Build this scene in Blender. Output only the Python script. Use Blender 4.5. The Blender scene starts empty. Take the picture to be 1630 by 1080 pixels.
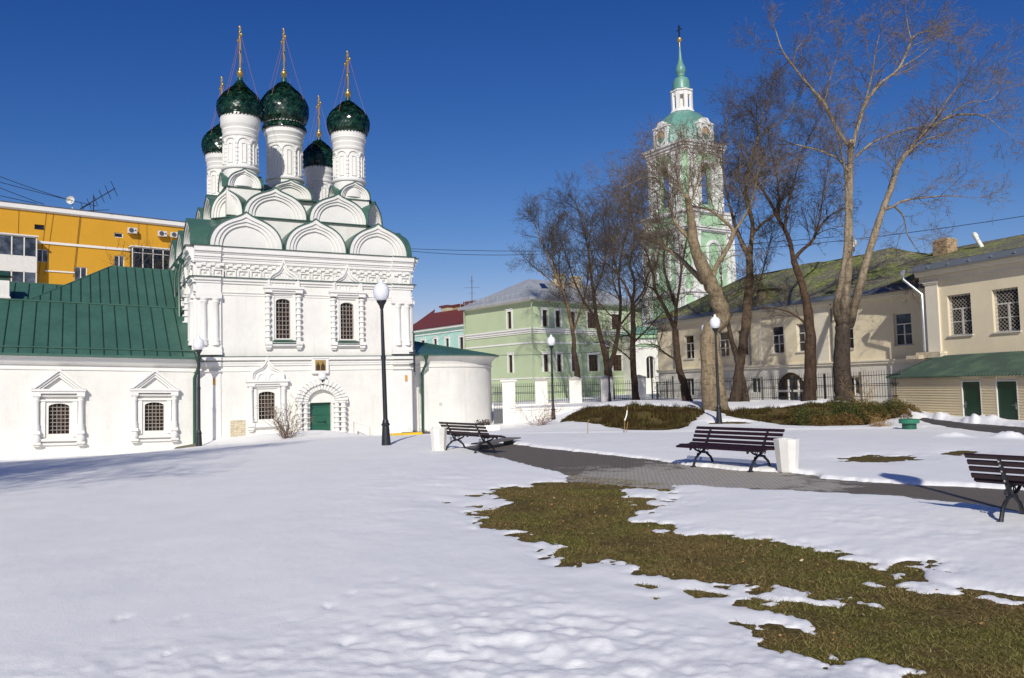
import bpy, math, random
import numpy as np
from math import sin, cos, pi, radians as R, sqrt
from mathutils import Vector, Matrix
random.seed(7)
rng = np.random.default_rng(7)
scene = bpy.context.scene
C = scene.collection

# ------------------------------------------------------------------ camera, sky, sun, exposure
cam_d = bpy.data.cameras.new('camera'); cam = bpy.data.objects.new('camera', cam_d); C.objects.link(cam)
cam_d.sensor_fit = 'HORIZONTAL'; cam_d.sensor_width = 36.0
cam_d.lens = 36.0 * 1250.0 / 1630.0
cam_d.clip_start = 0.1; cam_d.clip_end = 3000
PITCH, ROLL, EYE = 3.34, 1.53, 1.75
cam.matrix_world = Matrix.Translation((0, 0, EYE)) @ Matrix.Rotation(R(90 + PITCH), 4, 'X') @ Matrix.Rotation(R(-ROLL), 4, 'Z')
scene.camera = cam
SUN_EL, SUN_AZ = 31.5, 2.0        # degrees; the sun stands behind the camera, a touch to the left
sdir = Vector((-sin(R(SUN_AZ)) * cos(R(SUN_EL)), -cos(R(SUN_AZ)) * cos(R(SUN_EL)), sin(R(SUN_EL))))
world = bpy.data.worlds.new("World"); scene.world = world; world.use_nodes = True
wn = world.node_tree; wn.nodes.clear()
sky = wn.nodes.new('ShaderNodeTexSky'); sky.sky_type = 'NISHITA'; sky.sun_disc = False
sky.sun_elevation = R(SUN_EL); sky.sun_rotation = R(180 + SUN_AZ)
sky.air_density = 1.0; sky.dust_density = 0.35; sky.ozone_density = 4.0; sky.altitude = 150
bg = wn.nodes.new('ShaderNodeBackground'); bg.inputs['Strength'].default_value = 0.095
wo = wn.nodes.new('ShaderNodeOutputWorld')
# deep polarised blue: red and green fall off faster than blue in the darker part of the sky
sep = wn.nodes.new('ShaderNodeSeparateColor'); com = wn.nodes.new('ShaderNodeCombineColor'); wn.links.new(sky.outputs[0], sep.inputs[0])
def _m(op, a, b):
    x = wn.nodes.new('ShaderNodeMath'); x.operation = op
    for v, i in ((a, 0), (b, 1)):
        if isinstance(v, float): x.inputs[i].default_value = v
        else: wn.links.new(v, x.inputs[i])
    return x.outputs[0]
for i, (k, p_) in enumerate(((2.1, 1.1), (.88, .46), (.84, 0.0))):
    v = _m('MULTIPLY', sep.outputs[i], .095)
    f = _m('MINIMUM', _m('MULTIPLY', _m('POWER', v, p_), k), 1.0)
    wn.links.new(_m('MULTIPLY', sep.outputs[i], f), com.inputs[i])
wn.links.new(com.outputs[0], bg.inputs[0]); wn.links.new(bg.outputs[0], wo.inputs[0])
sun_d = bpy.data.lights.new('sun', 'SUN'); sun_d.energy = 3.75; sun_d.angle = R(0.53); sun_d.color = (1.0, 0.96, 0.89)
sun = bpy.data.objects.new('sun', sun_d); C.objects.link(sun)
sun.rotation_euler = sdir.to_track_quat('Z', 'Y').to_euler(); sun.location = (0, -20, 30)
vs = scene.view_settings
scene.display_settings.display_device = 'sRGB'
vs.view_transform = 'Standard'; vs.look = 'None'; vs.exposure = 0.0; vs.gamma = 1.0; vs.use_curve_mapping = False
scene.render.engine = 'CYCLES'

# ------------------------------------------------------------------ helpers
def srgb(h):
    if isinstance(h, str):
        h = h.lstrip('#'); h = [int(h[i:i+2], 16) / 255 for i in (0, 2, 4)]
    return tuple((c / 12.92 if c <= .04045 else ((c + .055) / 1.055) ** 2.4) for c in h)

class N:
    """small node-tree writer"""
    def __init__(s, name):
        s.m = bpy.data.materials.new(name); s.m.use_nodes = True
        s.t = s.m.node_tree; s.t.nodes.clear()
        s.out = s.n('ShaderNodeOutputMaterial'); s.b = s.n('ShaderNodeBsdfPrincipled')
        s.l(s.b.outputs[0], s.out.inputs[0])
        s.co = s.n('ShaderNodeTexCoord').outputs['Object']
    def n(s, t, **k):
        x = s.t.nodes.new(t)
        for a, v in k.items(): setattr(x, a, v)
        return x
    def l(s, a, b): s.t.links.new(a, b)
    def mapped(s, scale=(1, 1, 1), rot=(0, 0, 0)):
        m = s.n('ShaderNodeMapping'); m.inputs['Scale'].default_value = scale; m.inputs['Rotation'].default_value = rot
        s.l(s.co, m.inputs['Vector']); return m.outputs[0]
    def noise(s, scale, detail=4, rough=.55, vec=None, dist=0):
        x = s.n('ShaderNodeTexNoise'); x.inputs['Scale'].default_value = scale; x.inputs['Detail'].default_value = detail
        x.inputs['Roughness'].default_value = rough; x.inputs['Distortion'].default_value = dist
        s.l(vec if vec is not None else s.co, x.inputs['Vector']); return x.outputs[0]
    def ramp(s, fac, stops):
        x = s.n('ShaderNodeValToRGB'); e = x.color_ramp.elements
        while len(e) < len(stops): e.new(.5)
        for i, (p, c) in enumerate(stops):
            e[i].position = p
            if not isinstance(c, (tuple, list)): c = (c, c, c)
            e[i].color = (c[0], c[1], c[2], 1)
        s.l(fac, x.inputs[0]); return x.outputs[0]
    def mix(s, fac, a, b, mode='MIX'):
        x = s.n('ShaderNodeMix'); x.data_type = 'RGBA'; x.blend_type = mode
        for v, i in ((fac, 0), (a, 6), (b, 7)):
            if isinstance(v, (int, float)): x.inputs[i].default_value = v
            elif isinstance(v, (tuple, list)): x.inputs[i].default_value = (v[0], v[1], v[2], 1)
            else: s.l(v, x.inputs[i])
        return x.outputs[2]
    def math(s, op, a, b=0, clamp=False):
        x = s.n('ShaderNodeMath'); x.operation = op; x.use_clamp = clamp
        for v, i in ((a, 0), (b, 1)):
            if isinstance(v, (int, float)): x.inputs[i].default_value = v
            else: s.l(v, x.inputs[i])
        return x.outputs[0]
    def base(s, c):
        if isinstance(c, (tuple, list)): s.b.inputs['Base Color'].default_value = (c[0], c[1], c[2], 1)
        else: s.l(c, s.b.inputs['Base Color'])
    def set(s, **k):
        for a, v in k.items():
            i = s.b.inputs[a.replace('_', ' ')]
            if isinstance(v, (int, float)): i.default_value = v
            else: s.l(v, i)
    def bump(s, h, strength=.3, dist=.02):
        x = s.n('ShaderNodeBump'); x.inputs['Strength'].default_value = strength; x.inputs['Distance'].default_value = dist
        s.l(h, x.inputs['Height']); s.l(x.outputs[0], s.b.inputs['Normal'])

def plain(name, col, rough=.7, var=.12, scale=3.0, bump=0.0, bscale=25, metallic=0.0, spec=.5):
    """one colour with soft patches of wear and a fine grain"""
    m = N(name); c = srgb(col)
    n1 = m.noise(scale, 6, .6); n2 = m.noise(scale * 9, 3, .6)
    f = m.ramp(n1, [(.3, 1 - var), (.7, 1 + var * .4)])
    g = m.ramp(n2, [(.3, 1 - var * .5), (.7, 1.0)])
    m.base(m.mix(1.0, m.mix(1.0, c, f, 'MULTIPLY'), g, 'MULTIPLY'))
    m.set(Roughness=rough, Metallic=metallic); m.b.inputs['Specular IOR Level'].default_value = spec
    if bump: m.bump(m.noise(bscale, 5, .6), bump, .02)
    return m.m

class MB:
    def __init__(s, T=None): s.v = []; s.f = []; s.T = T
    def add(s, vs, fs, T=None):
        n = len(s.v); T = T or s.T
        s.v += [T(*p) for p in vs] if T else [tuple(p) for p in vs]
        s.f += [tuple(i + n for i in f) for f in fs]
    def box(s, x0, x1, y0, y1, z0, z1):
        s.add([(x0,y0,z0),(x1,y0,z0),(x1,y1,z0),(x0,y1,z0),(x0,y0,z1),(x1,y0,z1),(x1,y1,z1),(x0,y1,z1)],
              [(0,3,2,1),(4,5,6,7),(0,1,5,4),(1,2,6,5),(2,3,7,6),(3,0,4,7)])
    def prism(s, poly, y0, y1):
        n = len(poly)
        s.add([(x, y0, z) for x, z in poly] + [(x, y1, z) for x, z in poly],
              [tuple(range(n)), tuple(range(2*n-1, n-1, -1))] + [(i, i+n, (i+1) % n + n, (i+1) % n) for i in range(n)])
    def slab(s, poly, z0, z1):
        n = len(poly)
        s.add([(x, y, z0) for x, y in poly] + [(x, y, z1) for x, y in poly],
              [tuple(range(n-1, -1, -1)), tuple(range(n, 2*n))] + [(i, (i+1) % n, (i+1) % n + n, i+n) for i in range(n)])
    def ring(s, a, b, y0, y1):
        n = len(a)
        v = [(x, y0, z) for x, z in a] + [(x, y0, z) for x, z in b] + [(x, y1, z) for x, z in a] + [(x, y1, z) for x, z in b]
        f = []
        for i in range(n-1):
            f += [(i, i+1, n+i+1, n+i), (2*n+i, 3*n+i, 3*n+i+1, 2*n+i+1), (i, 2*n+i, 2*n+i+1, i+1), (n+i, n+i+1, 3*n+i+1, 3*n+i)]
        f += [(0, n, 3*n, 2*n), (n-1, 3*n-1, 4*n-1, 2*n-1)]
        s.add(v, f)
    def lathe(s, cx, cy, prof, n=24, a0=0, a1=2*pi, cap=True):
        full = abs(a1 - a0 - 2*pi) < 1e-6; k = n if full else n + 1
        v = []; f = []
        for r, z in prof:
            for i in range(k):
                a = a0 + (a1 - a0) * i / n
                v.append((cx + r*cos(a), cy + r*sin(a), z))
        for j in range(len(prof)-1):
            for i in range(n):
                i2 = (i+1) % k
                f.append((j*k+i, j*k+i2, (j+1)*k+i2, (j+1)*k+i))
        if cap and full:
            f.append(tuple(range(k-1, -1, -1))); f.append(tuple(range((len(prof)-1)*k, len(prof)*k)))
        s.add(v, f)
    def tube(s, pts, rs, n=6, cap=True):
        if not isinstance(rs, (list, tuple)): rs = [rs]*len(pts)
        m = len(pts); v = []; f = []
        pr = None
        for i, p in enumerate(pts):
            a = pts[max(i-1, 0)]; b = pts[min(i+1, m-1)]
            d = (b[0]-a[0], b[1]-a[1], b[2]-a[2]); L = sqrt(d[0]**2+d[1]**2+d[2]**2) or 1; d = (d[0]/L, d[1]/L, d[2]/L)
            if pr is None: u = (0, 0, 1) if abs(d[2]) < .8 else (1, 0, 0)
            else: u = pr
            k = u[0]*d[0]+u[1]*d[1]+u[2]*d[2]; u = (u[0]-k*d[0], u[1]-k*d[1], u[2]-k*d[2])
            L = sqrt(u[0]**2+u[1]**2+u[2]**2)
            if L < 1e-5: u = (1, 0, 0); L = 1
            u = (u[0]/L, u[1]/L, u[2]/L); pr = u
            w = (d[1]*u[2]-d[2]*u[1], d[2]*u[0]-d[0]*u[2], d[0]*u[1]-d[1]*u[0])
            for q in range(n):
                c_ = rs[i]*cos(2*pi*q/n); s_ = rs[i]*sin(2*pi*q/n)
                v.append((p[0]+u[0]*c_+w[0]*s_, p[1]+u[1]*c_+w[1]*s_, p[2]+u[2]*c_+w[2]*s_))
        for i in range(m-1):
            for q in range(n):
                q2 = (q+1) % n
                f.append((i*n+q, i*n+q2, (i+1)*n+q2, (i+1)*n+q))
        if cap:
            f.append(tuple(range(n-1, -1, -1))); f.append(tuple(range((m-1)*n, m*n)))
        s.add(v, f)
    def sphere(s, cx, cy, cz, r, n=16, k=10, sz=1.0):
        s.lathe(cx, cy, [(max(r*sin(pi*i/k), .001), cz - r*sz*cos(pi*i/k)) for i in range(k+1)], n)
    def build(s, name, mat, parent=None, smooth=None):
        me = bpy.data.meshes.new(name); me.from_pydata(s.v, [], s.f); me.update()
        o = bpy.data.objects.new(name, me); C.objects.link(o)
        me.materials.append(mat)
        if smooth:
            me.shade_smooth(); me.set_sharp_from_angle(angle=R(smooth))
        if parent: o.parent = parent
        return o

def tag(o, label=None, cat=None, group=None, kind=None):
    for k, v in (('label', label), ('category', cat), ('group', group), ('kind', kind)):
        if v: o[k] = v
    return o
def thing(name, label, cat, loc=(0,0,0), rz=0.0, group=None):
    o = bpy.data.objects.new(name, None); C.objects.link(o); o.location = loc; o.rotation_euler = (0, 0, rz)
    o.empty_display_size = .3
    return tag(o, label, cat, group)
def copy_tree(o, parent=None):
    c = o.copy(); C.objects.link(c)
    if parent: c.parent = parent
    for ch in [x for x in C.objects if x.parent == o]: copy_tree(ch, c)
    return c
def face(ox, oy, yaw):
    """facade frame inside a thing: x along the wall, y into it"""
    ca, sa = cos(yaw), sin(yaw)
    return lambda x, y, z: (ox + x*ca - y*sa, oy + x*sa + y*ca, z)
def shearT(T, k, x0):
    return (lambda x, y, z: T(x, y, z - k*(x - x0))) if T else (lambda x, y, z: (x, y, z - k*(x - x0)))

def wall_holes(mb, x0, x1, z0, z1, holes, depth=.25, thick=None):
    """front skin of a wall at y=0 with real openings; jambs go back to depth. hole=(xa,xb,za,zb[,arch rise])"""
    xs = sorted({x0, x1} | {h[i] for h in holes for i in (0, 1)}); zs = sorted({z0, z1} | {h[i] for h in holes for i in (2, 3)})
    for i in range(len(xs)-1):
        for j in range(len(zs)-1):
            xm, zm = (xs[i]+xs[i+1])/2, (zs[j]+zs[j+1])/2
            if any(h[0] < xm < h[1] and h[2] < zm < h[3] for h in holes): continue
            mb.add([(xs[i],0,zs[j]),(xs[i+1],0,zs[j]),(xs[i+1],0,zs[j+1]),(xs[i],0,zs[j+1])], [(0,1,2,3)])
    for h in holes:
        a, b, c, d = h[:4]
        mb.add([(a,0,c),(b,0,c),(b,0,d),(a,0,d),(a,depth,c),(b,depth,c),(b,depth,d),(a,depth,d)],
               [(0,4,5,1),(1,5,6,2),(2,6,7,3),(3,7,4,0)])
        if len(h) > 4:
            r = h[4]; m = (a+b)/2; w = (b-a)/2; n = 8
            L = [(m - w*cos(pi/2*i/n), d - r + r*sin(pi/2*i/n)) for i in range(n+1)]
            mb.prism([(a, d+.002)] + L + [(m, d+.002)], .0, depth)
            Rr = [(2*m - x, z) for x, z in L]
            mb.prism([(b, d+.002), (m, d+.002)] + Rr[::-1], .0, depth)

def kok_prof(cx, z0, w, h, n=22, tip=.14):
    p = []
    for i in range(n+1):
        t = pi - pi*i/n; x = cos(t)
        z = (1-tip)*max(sin(t), 0)**.85 + tip*math.exp(-abs(x)/.16)*(1 if 0 < i < n else 0)
        p.append((cx + w*x, z0 + h*z))
    return p
# ------------------------------------------------------------------ materials
def lime(name):
    m = N(name); n1 = m.noise(.9, 6, .6); n2 = m.noise(7, 4, .6); st = m.noise(1.6, 5, .65, m.mapped((2.2, 2.2, .22)))
    c = m.mix(1.0, srgb('#e9e6dd'), m.ramp(n1, [(.3, .91), (.65, 1.02)]), 'MULTIPLY')
    c = m.mix(1.0, c, m.ramp(st, [(.28, (.93, .92, .89)), (.48, 1.0)]), 'MULTIPLY')
    m.base(m.mix(1.0, c, m.ramp(n2, [(.3, .96), (.6, 1.0)]), 'MULTIPLY')); m.set(Roughness=.88); m.bump(m.mix(.5, m.noise(9, 5, .6), m.noise(2.2, 3)), .3, .03); return m.m
WHITE = lime('lime_white')
WHITE_TRIM = plain('white_trim', '#e9e7e0', .8, .06, 1.5, .15, 14)
def metal_green(name, a, b):
    m = N(name); n1 = m.noise(.7, 5, .6); n2 = m.noise(5, 4, .6)
    c = m.ramp(n1, [(.3, srgb(a)), (.7, srgb(b))])
    m.base(m.mix(1.0, c, m.ramp(n2, [(.3, .85), (.7, 1.05)]), 'MULTIPLY'))
    m.set(Roughness=.38); m.bump(m.noise(1.6, 3), .25, .03); return m.m
ROOF_G = metal_green('green_sheet_roof', '#3c5f51', '#476d5e')
ROOF_DK = metal_green('dark_green_metal', '#24483a', '#2c5443')
SEAM = plain('seam_dark_green', '#16352a', .5, .1)
TILE = N('glazed_green_tile'); _n = TILE.noise(6, 3); _g = TILE.n('ShaderNodeNewGeometry')
_c = TILE.ramp(_g.outputs['Random Per Island'], [(0, srgb('#0a1a13')), (.5, srgb('#153024')), (.85, srgb('#1e3f2e')), (1, srgb('#2d5039'))])
TILE.base(_c); TILE.set(Roughness=.2); TILE.bump(_n, .15, .01); TILE = TILE.m
GOLD = N('gilding'); GOLD.base(srgb('#e2bd6a')); GOLD.set(Metallic=.85, Roughness=.36); GOLD = GOLD.m
CHAIN = plain('orange_chain', '#a86f62', .6, .1)
IRON = plain('black_iron', '#23262b', .45, .2, 6)
IRON_GREY = plain('grey_iron', '#55575a', .5, .15, 6)
GLASS = N('dark_glass'); _n = GLASS.noise(2.0, 2)
GLASS.base(GLASS.ramp(_n, [(.35, srgb('#0f1114')), (.7, srgb('#2a2e33'))])); GLASS.set(Roughness=.08); GLASS.bump(GLASS.noise(1.2, 1), .1, .02); GLASS = GLASS.m
GLASS_B = N('curtained_glass'); _n = GLASS_B.noise(1.1, 3)
GLASS_B.base(GLASS_B.ramp(_n, [(.4, srgb('#2b3036')), (.62, srgb('#59606a')), (.8, srgb('#8b929a'))])); GLASS_B.set(Roughness=.07); GLASS_B = GLASS_B.m
GLASS_W = N('warm_dark_glass'); _v = GLASS_W.noise(3, 2)
GLASS_W.base(GLASS_W.ramp(_v, [(.4, srgb('#14100f')), (.6, srgb('#3a2a22')), (.75, srgb('#5a4230'))])); GLASS_W.set(Roughness=.15); GLASS_W = GLASS_W.m
GRILLE = plain('grey_grille', '#aaa296', .6, .15, 5)
DOOR_G = plain('green_door', '#1f5a45', .5, .1, 3)
YELLOW = plain('yellow_render', '#d39c28', .9, .07, .35, .1, 12)
BEIGE = plain('beige_render', '#e8dab9', .9, .09, .5, .12, 10)
BEIGE_L = plain('pale_beige_render', '#e3dac4', .9, .09, .7, .12, 10)
SOCLE = plain('grey_white_socle', '#d2cdc0', .9, .16, .8, .15, 10)
PGREEN = plain('pale_green_render', '#b9c7a1', .9, .07, .5, .08, 10)
TGREEN = plain('tower_green', '#a8cba4', .85, .12, .8, .08, 10)
TROOF = metal_green('mint_roof', '#659485', '#74a695')
TURQ = plain('turquoise_render', '#aed6c8', .9, .06, .5)
REDROOF = plain('red_sheet_roof', '#74382f', .6, .12, 1.2)
ZINC = plain('zinc_sheet', '#a9adb0', .5, .16, .8, .1, 4)
SILVER = plain('silver_pipe', '#c9ccd0', .25, .1, 3, metallic=.9)
STEEL_BLUE = plain('blue_grey_eave', '#6a7075', .6, .14, 1.0, .1, 5)
WOODW = plain('white_window_paint', '#e3dfd4', .6, .08, 4)
BROWNW = plain('brown_window_paint', '#4a3026', .6, .15, 4)
SLAT = plain('dark_maroon_slat', '#2c161a', .5, .22, 5, .15, 30)
SLAT_G = plain('grey_plank', '#76716c', .7, .2, 5, .2, 30)
CONC_W = plain('white_concrete', '#f0ede4', .85, .1, 3, .3, 40)
GLOBE = N('opal_globe'); GLOBE.base(srgb('#e9eaee')); GLOBE.set(Roughness=.22); GLOBE.b.inputs['Subsurface Weight'].default_value = .2; GLOBE = GLOBE.m
SIDING = plain('beige_siding', '#e2d2ac', .55, .05, 2.0)
AC_M = plain('white_plastic', '#dad8d2', .5, .06, 4)
CORR = N('corrugated_green'); _n = CORR.noise(.9, 4, .6); _p = CORR.noise(9, 3, .6)
CORR.base(CORR.mix(CORR.ramp(_n, [(.45, 0), (.62, .45)]), srgb('#0f3323'), srgb('#486343'))); CORR.set(Roughness=.62); CORR = CORR.m
def brick(name, a, b, mortar, scale=5.0):
    m = N(name); x = m.n('ShaderNodeTexBrick'); x.inputs['Scale'].default_value = scale
    x.inputs['Color1'].default_value = (*srgb(a), 1); x.inputs['Color2'].default_value = (*srgb(b), 1); x.inputs['Mortar'].default_value = (*srgb(mortar), 1)
    x.inputs['Mortar Size'].default_value = .03; x.inputs['Brick Width'].default_value = .9; x.inputs['Row Height'].default_value = .35
    m.l(m.mapped((1, 1, 1), (R(90), 0, 0)), x.inputs['Vector'])
    m.base(m.mix(1.0, x.outputs[0], m.ramp(m.noise(6, 4), [(.3, .7), (.7, 1.1)]), 'MULTIPLY')); m.set(Roughness=.9); m.bump(x.outputs[1], -.4, .02); return m.m
BRICK = brick('pale_brick', '#c7ab82', '#a98964', '#b5aa96')
BRICK_W = brick('flaking_brick', '#d3c5a4', '#bfae8d', '#ddd5c2', 4.0)
MOSS = N('mossy_slate'); _n = MOSS.noise(.55, 7, .68); _f = MOSS.noise(7, 5, .6); _s = MOSS.mapped((1.0, 1.0, 1.0))
_sl = MOSS.ramp(_f, [(.3, srgb('#4a473c')), (.7, srgb('#85806d'))])
_mo = MOSS.ramp(MOSS.noise(3.5, 4), [(.3, srgb('#5a6129')), (.7, srgb('#98a347'))])
MOSS.base(MOSS.mix(MOSS.ramp(MOSS.mix(.4, _n, _f), [(.47, 0), (.58, .9)]), _sl, _mo)); MOSS.set(Roughness=.95); MOSS.bump(_f, .6, .05); MOSS = MOSS.m
def bark(name, dark, light, z0, z1, vein=.5):
    m = N(name); v = m.mapped((1, 1, .22)); n1 = m.noise(9, 6, .65, v, .4); n2 = m.noise(1.1, 4, .6)
    sep = m.n('ShaderNodeSeparateXYZ'); m.l(m.co, sep.inputs[0])
    h = m.math('ADD', m.math('DIVIDE', m.math('SUBTRACT', sep.outputs[2], z0), z1 - z0), m.math('MULTIPLY', m.math('SUBTRACT', n2, .5), 1.3))
    n3 = m.noise(3.2, 5, .7, m.mapped((1, 1, 2.6)), .6)
    c = m.mix(m.ramp(h, [(.2, 0), (.8, 1)]), srgb(dark), srgb(light))
    c = m.mix(1.0, c, m.ramp(n3, [(.36, .5), (.5, 1.0)]), 'MULTIPLY')
    m.base(m.mix(1.0, c, m.ramp(n1, [(.32, 1 - vein), (.6, 1.05)]), 'MULTIPLY')); m.set(Roughness=.92)
    m.b.inputs['Specular IOR Level'].default_value = .2; m.bump(m.mix(.5, n1, n3), .9, .05); return m.m
BARK_POPLAR = bark('poplar_bark', '#4f453c', '#a3937b', 4.0, 8.0)
BARK_PALE = bark('pale_bark', '#8d7d66', '#97866b', 0, 3)
BARK_DARK = bark('dark_bark', '#4b3c31', '#5f4c3c', 0, 8)
BARK_TWIN = bark('brown_bark', '#51443a', '#8d775b', 4, 9)
TWIG = plain('twig_bark', '#5a5044', .9, .25, 2, spec=.2)
TWIG_P = plain('pale_twig_bark', '#7d6f5f', .9, .25, 2, spec=.2)
STALK = plain('dry_stalk', '#a88a5c', .9, .2, 4, spec=.2)

# ------------------------------------------------------------------ terrain
CP = [(-3.79,23.3,0),(-13.5,33.8,-.62),(-21.05,32.3,-.86),(-17.5,34.0,-.93),(-15.2,35.4,-1.0),(-14.5,35.9,-.72),(-13.5,36.5,-.48),(-9.7,38.5,-.5),
 (-7.5,39.7,-.66),(-5.3,41,-.86),(-4.9,42.5,-.78),(-12,34.6,-.62),(-9,35.5,-.45),(-6,36.5,-.72),(0,46,-.62),(0,41,-.62),(2.3,44.5,-.5),(-2,38,-.6),(20.2,42,-.44),(20.8,39,-.42),(21.7,33.5,-.46),(17,27,-.42),
 (19.0,31,-.44),(9.4,36,-.27),(6.1,33.4,-.42),(6.4,42,.40),(9.2,40.8,.25),(4.4,45.6,.3),(3.4,46,-.0),(2.7,43.6,-.42),(4.3,37,-.36),(5,41,.1),(8,35,-.38),
 (11,41.6,.0),(8,60,.16),(18.2,43,.48),(16.6,44,.36),(14.2,48.5,.3),(11.2,49.6,.3),(9.05,58,.2),(15.2,40,.22),(12.3,33,-.44),(11.1,35.8,-.3),(18.4,40.4,.1),(15,35,-.42),
 (0,0,0),(-10,5,0),(10,5,0),(0,10,0),(-8,14,0),(8,14,0),(0,18,0),(12,16,-.02),(-12,22,-.12),(-20,20,-.3),(-25,28,-.7),(12,22,-.15),(16,22,-.35),(6,25,-.05),(1,31,-.25),(-6,30,-.12),(-10,28,-.22),(-16,28,-.5),
 (0,70,0),(30,70,.3),(-30,60,-1),(-45,30,-1),(40,30,-.5),(30,10,-.2),(-30,5,-.3),(60,110,0),(-60,110,-1),(0,110,0),(0,-30,0),(-50,-20,-.3),(50,-20,-.3)]
CP = np.array(CP, float)
def _U(d2): return np.where(d2 > 1e-9, d2 * np.log(np.maximum(d2, 1e-9)), 0)
_K = _U(((CP[:, None, :2] - CP[None, :, :2])**2).sum(-1)) + np.eye(len(CP)) * .4
_P = np.hstack([np.ones((len(CP), 1)), CP[:, :2]])
_A = np.block([[_K, _P], [_P.T, np.zeros((3, 3))]])
_w = np.linalg.solve(_A, np.concatenate([CP[:, 2], np.zeros(3)]))
def terr(x, y):
    x = np.asarray(x, float); y = np.asarray(y, float)
    z = _w[-3] + _w[-2]*x + _w[-1]*y
    for i in range(len(CP)): z = z + _w[i] * _U((x - CP[i, 0])**2 + (y - CP[i, 1])**2)
    return np.clip(z, -1.6, .7)
def gz(x, y): return float(terr(np.array([x]), np.array([y]))[0])

def vnoise(x, y, seed=0):
    xi = np.floor(x).astype(np.int64); yi = np.floor(y).astype(np.int64); fx = x - xi; fy = y - yi
    def h(a, b):
        k = (a * 374761393 + b * 668265263 + seed * 1442695041) & 0xffffffff
        k = ((k ^ (k >> 13)) * 1274126177) & 0xffffffff
        return ((k ^ (k >> 16)) & 0xffff) / 65535.0
    u = fx*fx*(3-2*fx); v = fy*fy*(3-2*fy)
    return (h(xi, yi)*(1-u) + h(xi+1, yi)*u)*(1-v) + (h(xi, yi+1)*(1-u) + h(xi+1, yi+1)*u)*v
def fbm(x, y, o=4, seed=0):
    s = 0; a = .5
    for i in range(o): s = s + a * (vnoise(x * 2**i, y * 2**i, seed + i) - .5); a *= .55
    return s
def sdf(poly, x, y):
    """signed distance, negative inside"""
    P = np.array(poly, float); d = np.full(x.shape, 1e9); ins = np.zeros(x.shape, bool)
    for i in range(len(P)):
        a = P[i]; b = P[(i+1) % len(P)]; e = b - a; L = max((e**2).sum(), 1e-9)
        t = np.clip(((x-a[0])*e[0] + (y-a[1])*e[1]) / L, 0, 1)
        d = np.minimum(d, (x-a[0]-t*e[0])**2 + (y-a[1]-t*e[1])**2)
        if a[1] != b[1]:
            c = ((a[1] > y) != (b[1] > y)) & (x < (b[0]-a[0])*(y-a[1])/(b[1]-a[1]) + a[0]); ins ^= c
    d = np.sqrt(d); return np.where(ins, -d, d)

LAWN = [(1.07,15.12),(2.5,13.49),(2.41,12.29),(2.24,12.78),(1.63,13.0),(1.75,12.11),(2.27,11.68),(1.66,11.48),(2.18,11.09),(1.75,10.68),(1.55,9.94),(1.98,9.52),(1.69,9.26),(1.95,8.93),(2.23,9.01),(2.5,8.86),(2.78,8.64),(2.72,8.33),(2.94,8.36),(3.16,8.17),(2.9,8.01),(3.2,7.98),(3.2,7.53),(3.35,7.27),(3.8,7.38),(3.55,7.25),(3.68,7.08),(3.28,6.77),(2.9,6.62),(3.06,6.54),(3.38,6.53),(3.61,6.36),(3.72,6.23),(3.95,5.95),(4.6,5.3),(4.2,3.9),(2.6,4.2),(2.19,4.52),(2.22,4.65),(2.03,4.84),(1.77,4.93),(1.68,5.02),(1.62,5.24),(1.64,5.52),(1.74,5.65),(1.87,5.55),(2.01,5.62),(1.88,5.9),(1.71,6.09),(1.94,6.18),(1.79,6.32),(2.06,6.36),(2.17,6.23),(2.38,6.06),(2.7,5.98),(2.59,6.2),(2.39,6.22),(2.26,6.31),(2.08,6.51),(1.8,6.67),(1.52,6.89),(1.21,7.07),(1.07,7.57),(.8,7.82),(.48,7.77),(.38,8.05),(.36,8.64),(.16,8.88),(-.06,9.51),(-.3,9.67),(-.49,9.97),(-.43,10.55),(-.65,11.08),(-.49,11.23),(-.04,11.9),(-.38,12.6),(-.46,13.08),(-.14,13.51),(.14,13.72),(.35,14.06),(.85,14.12)]
BARE_SMALL = [[(.95,6.95),(1.18,6.9),(1.3,6.76),(1.1,6.67)],[(.99,6.5),(1.18,6.47),(1.1,6.36)],[(1.34,6.71),(1.54,6.69),(1.73,6.44),(1.41,6.4)],[(1.44,5.91),(1.56,5.8),(1.72,5.72),(1.63,5.59),(1.49,5.67)],
 [(-1.22,12.15),(-.91,12.02),(-1.03,11.72)],[(1.67,6.2),(1.87,6.26),(1.8,6.14)],[(2.65,8.24),(2.96,8.24),(3.19,8.25),(2.94,8.12)],[(-.9,12.7),(-.5,12.75),(-.6,12.5)],[(-.75,11.5),(-.5,11.6),(-.5,11.4)]]
FAR_PATCH = [[(6.71,16.64),(7.13,16.87),(7.87,17.2),(7.96,16.81),(8.51,17.01),(8.27,16.04),(7.71,16.03),(7.35,15.66),(6.91,15.93),(6.58,16.18)],[(9.26,17.16),(10.21,18.06),(10.2,17.45),(10.3,17.22),(9.83,16.98),(9.28,16.6)]]
PATH = [(-.6,24.2),(.84,21.12),(1.99,19.26),(3.03,17.39),(3.47,16.2),(4.05,15.15),(4.9,14.45),(5.3,14.0),(5.2,13.55),(5.88,12.82),(6.6,12.28),(7.6,11.5),(10,8.5),(12,6),(9.3,4.6),(7.5,7.6),(6.15,9.6),(6.0,10.2),(5.62,10.8),(5.43,11.2),(4.51,11.8),(3.66,12.21),(2.86,12.97),(1.96,13.83),(1.0,15.0),(.13,17.33),(-.79,19.92),(-1.6,22.3)]
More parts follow.
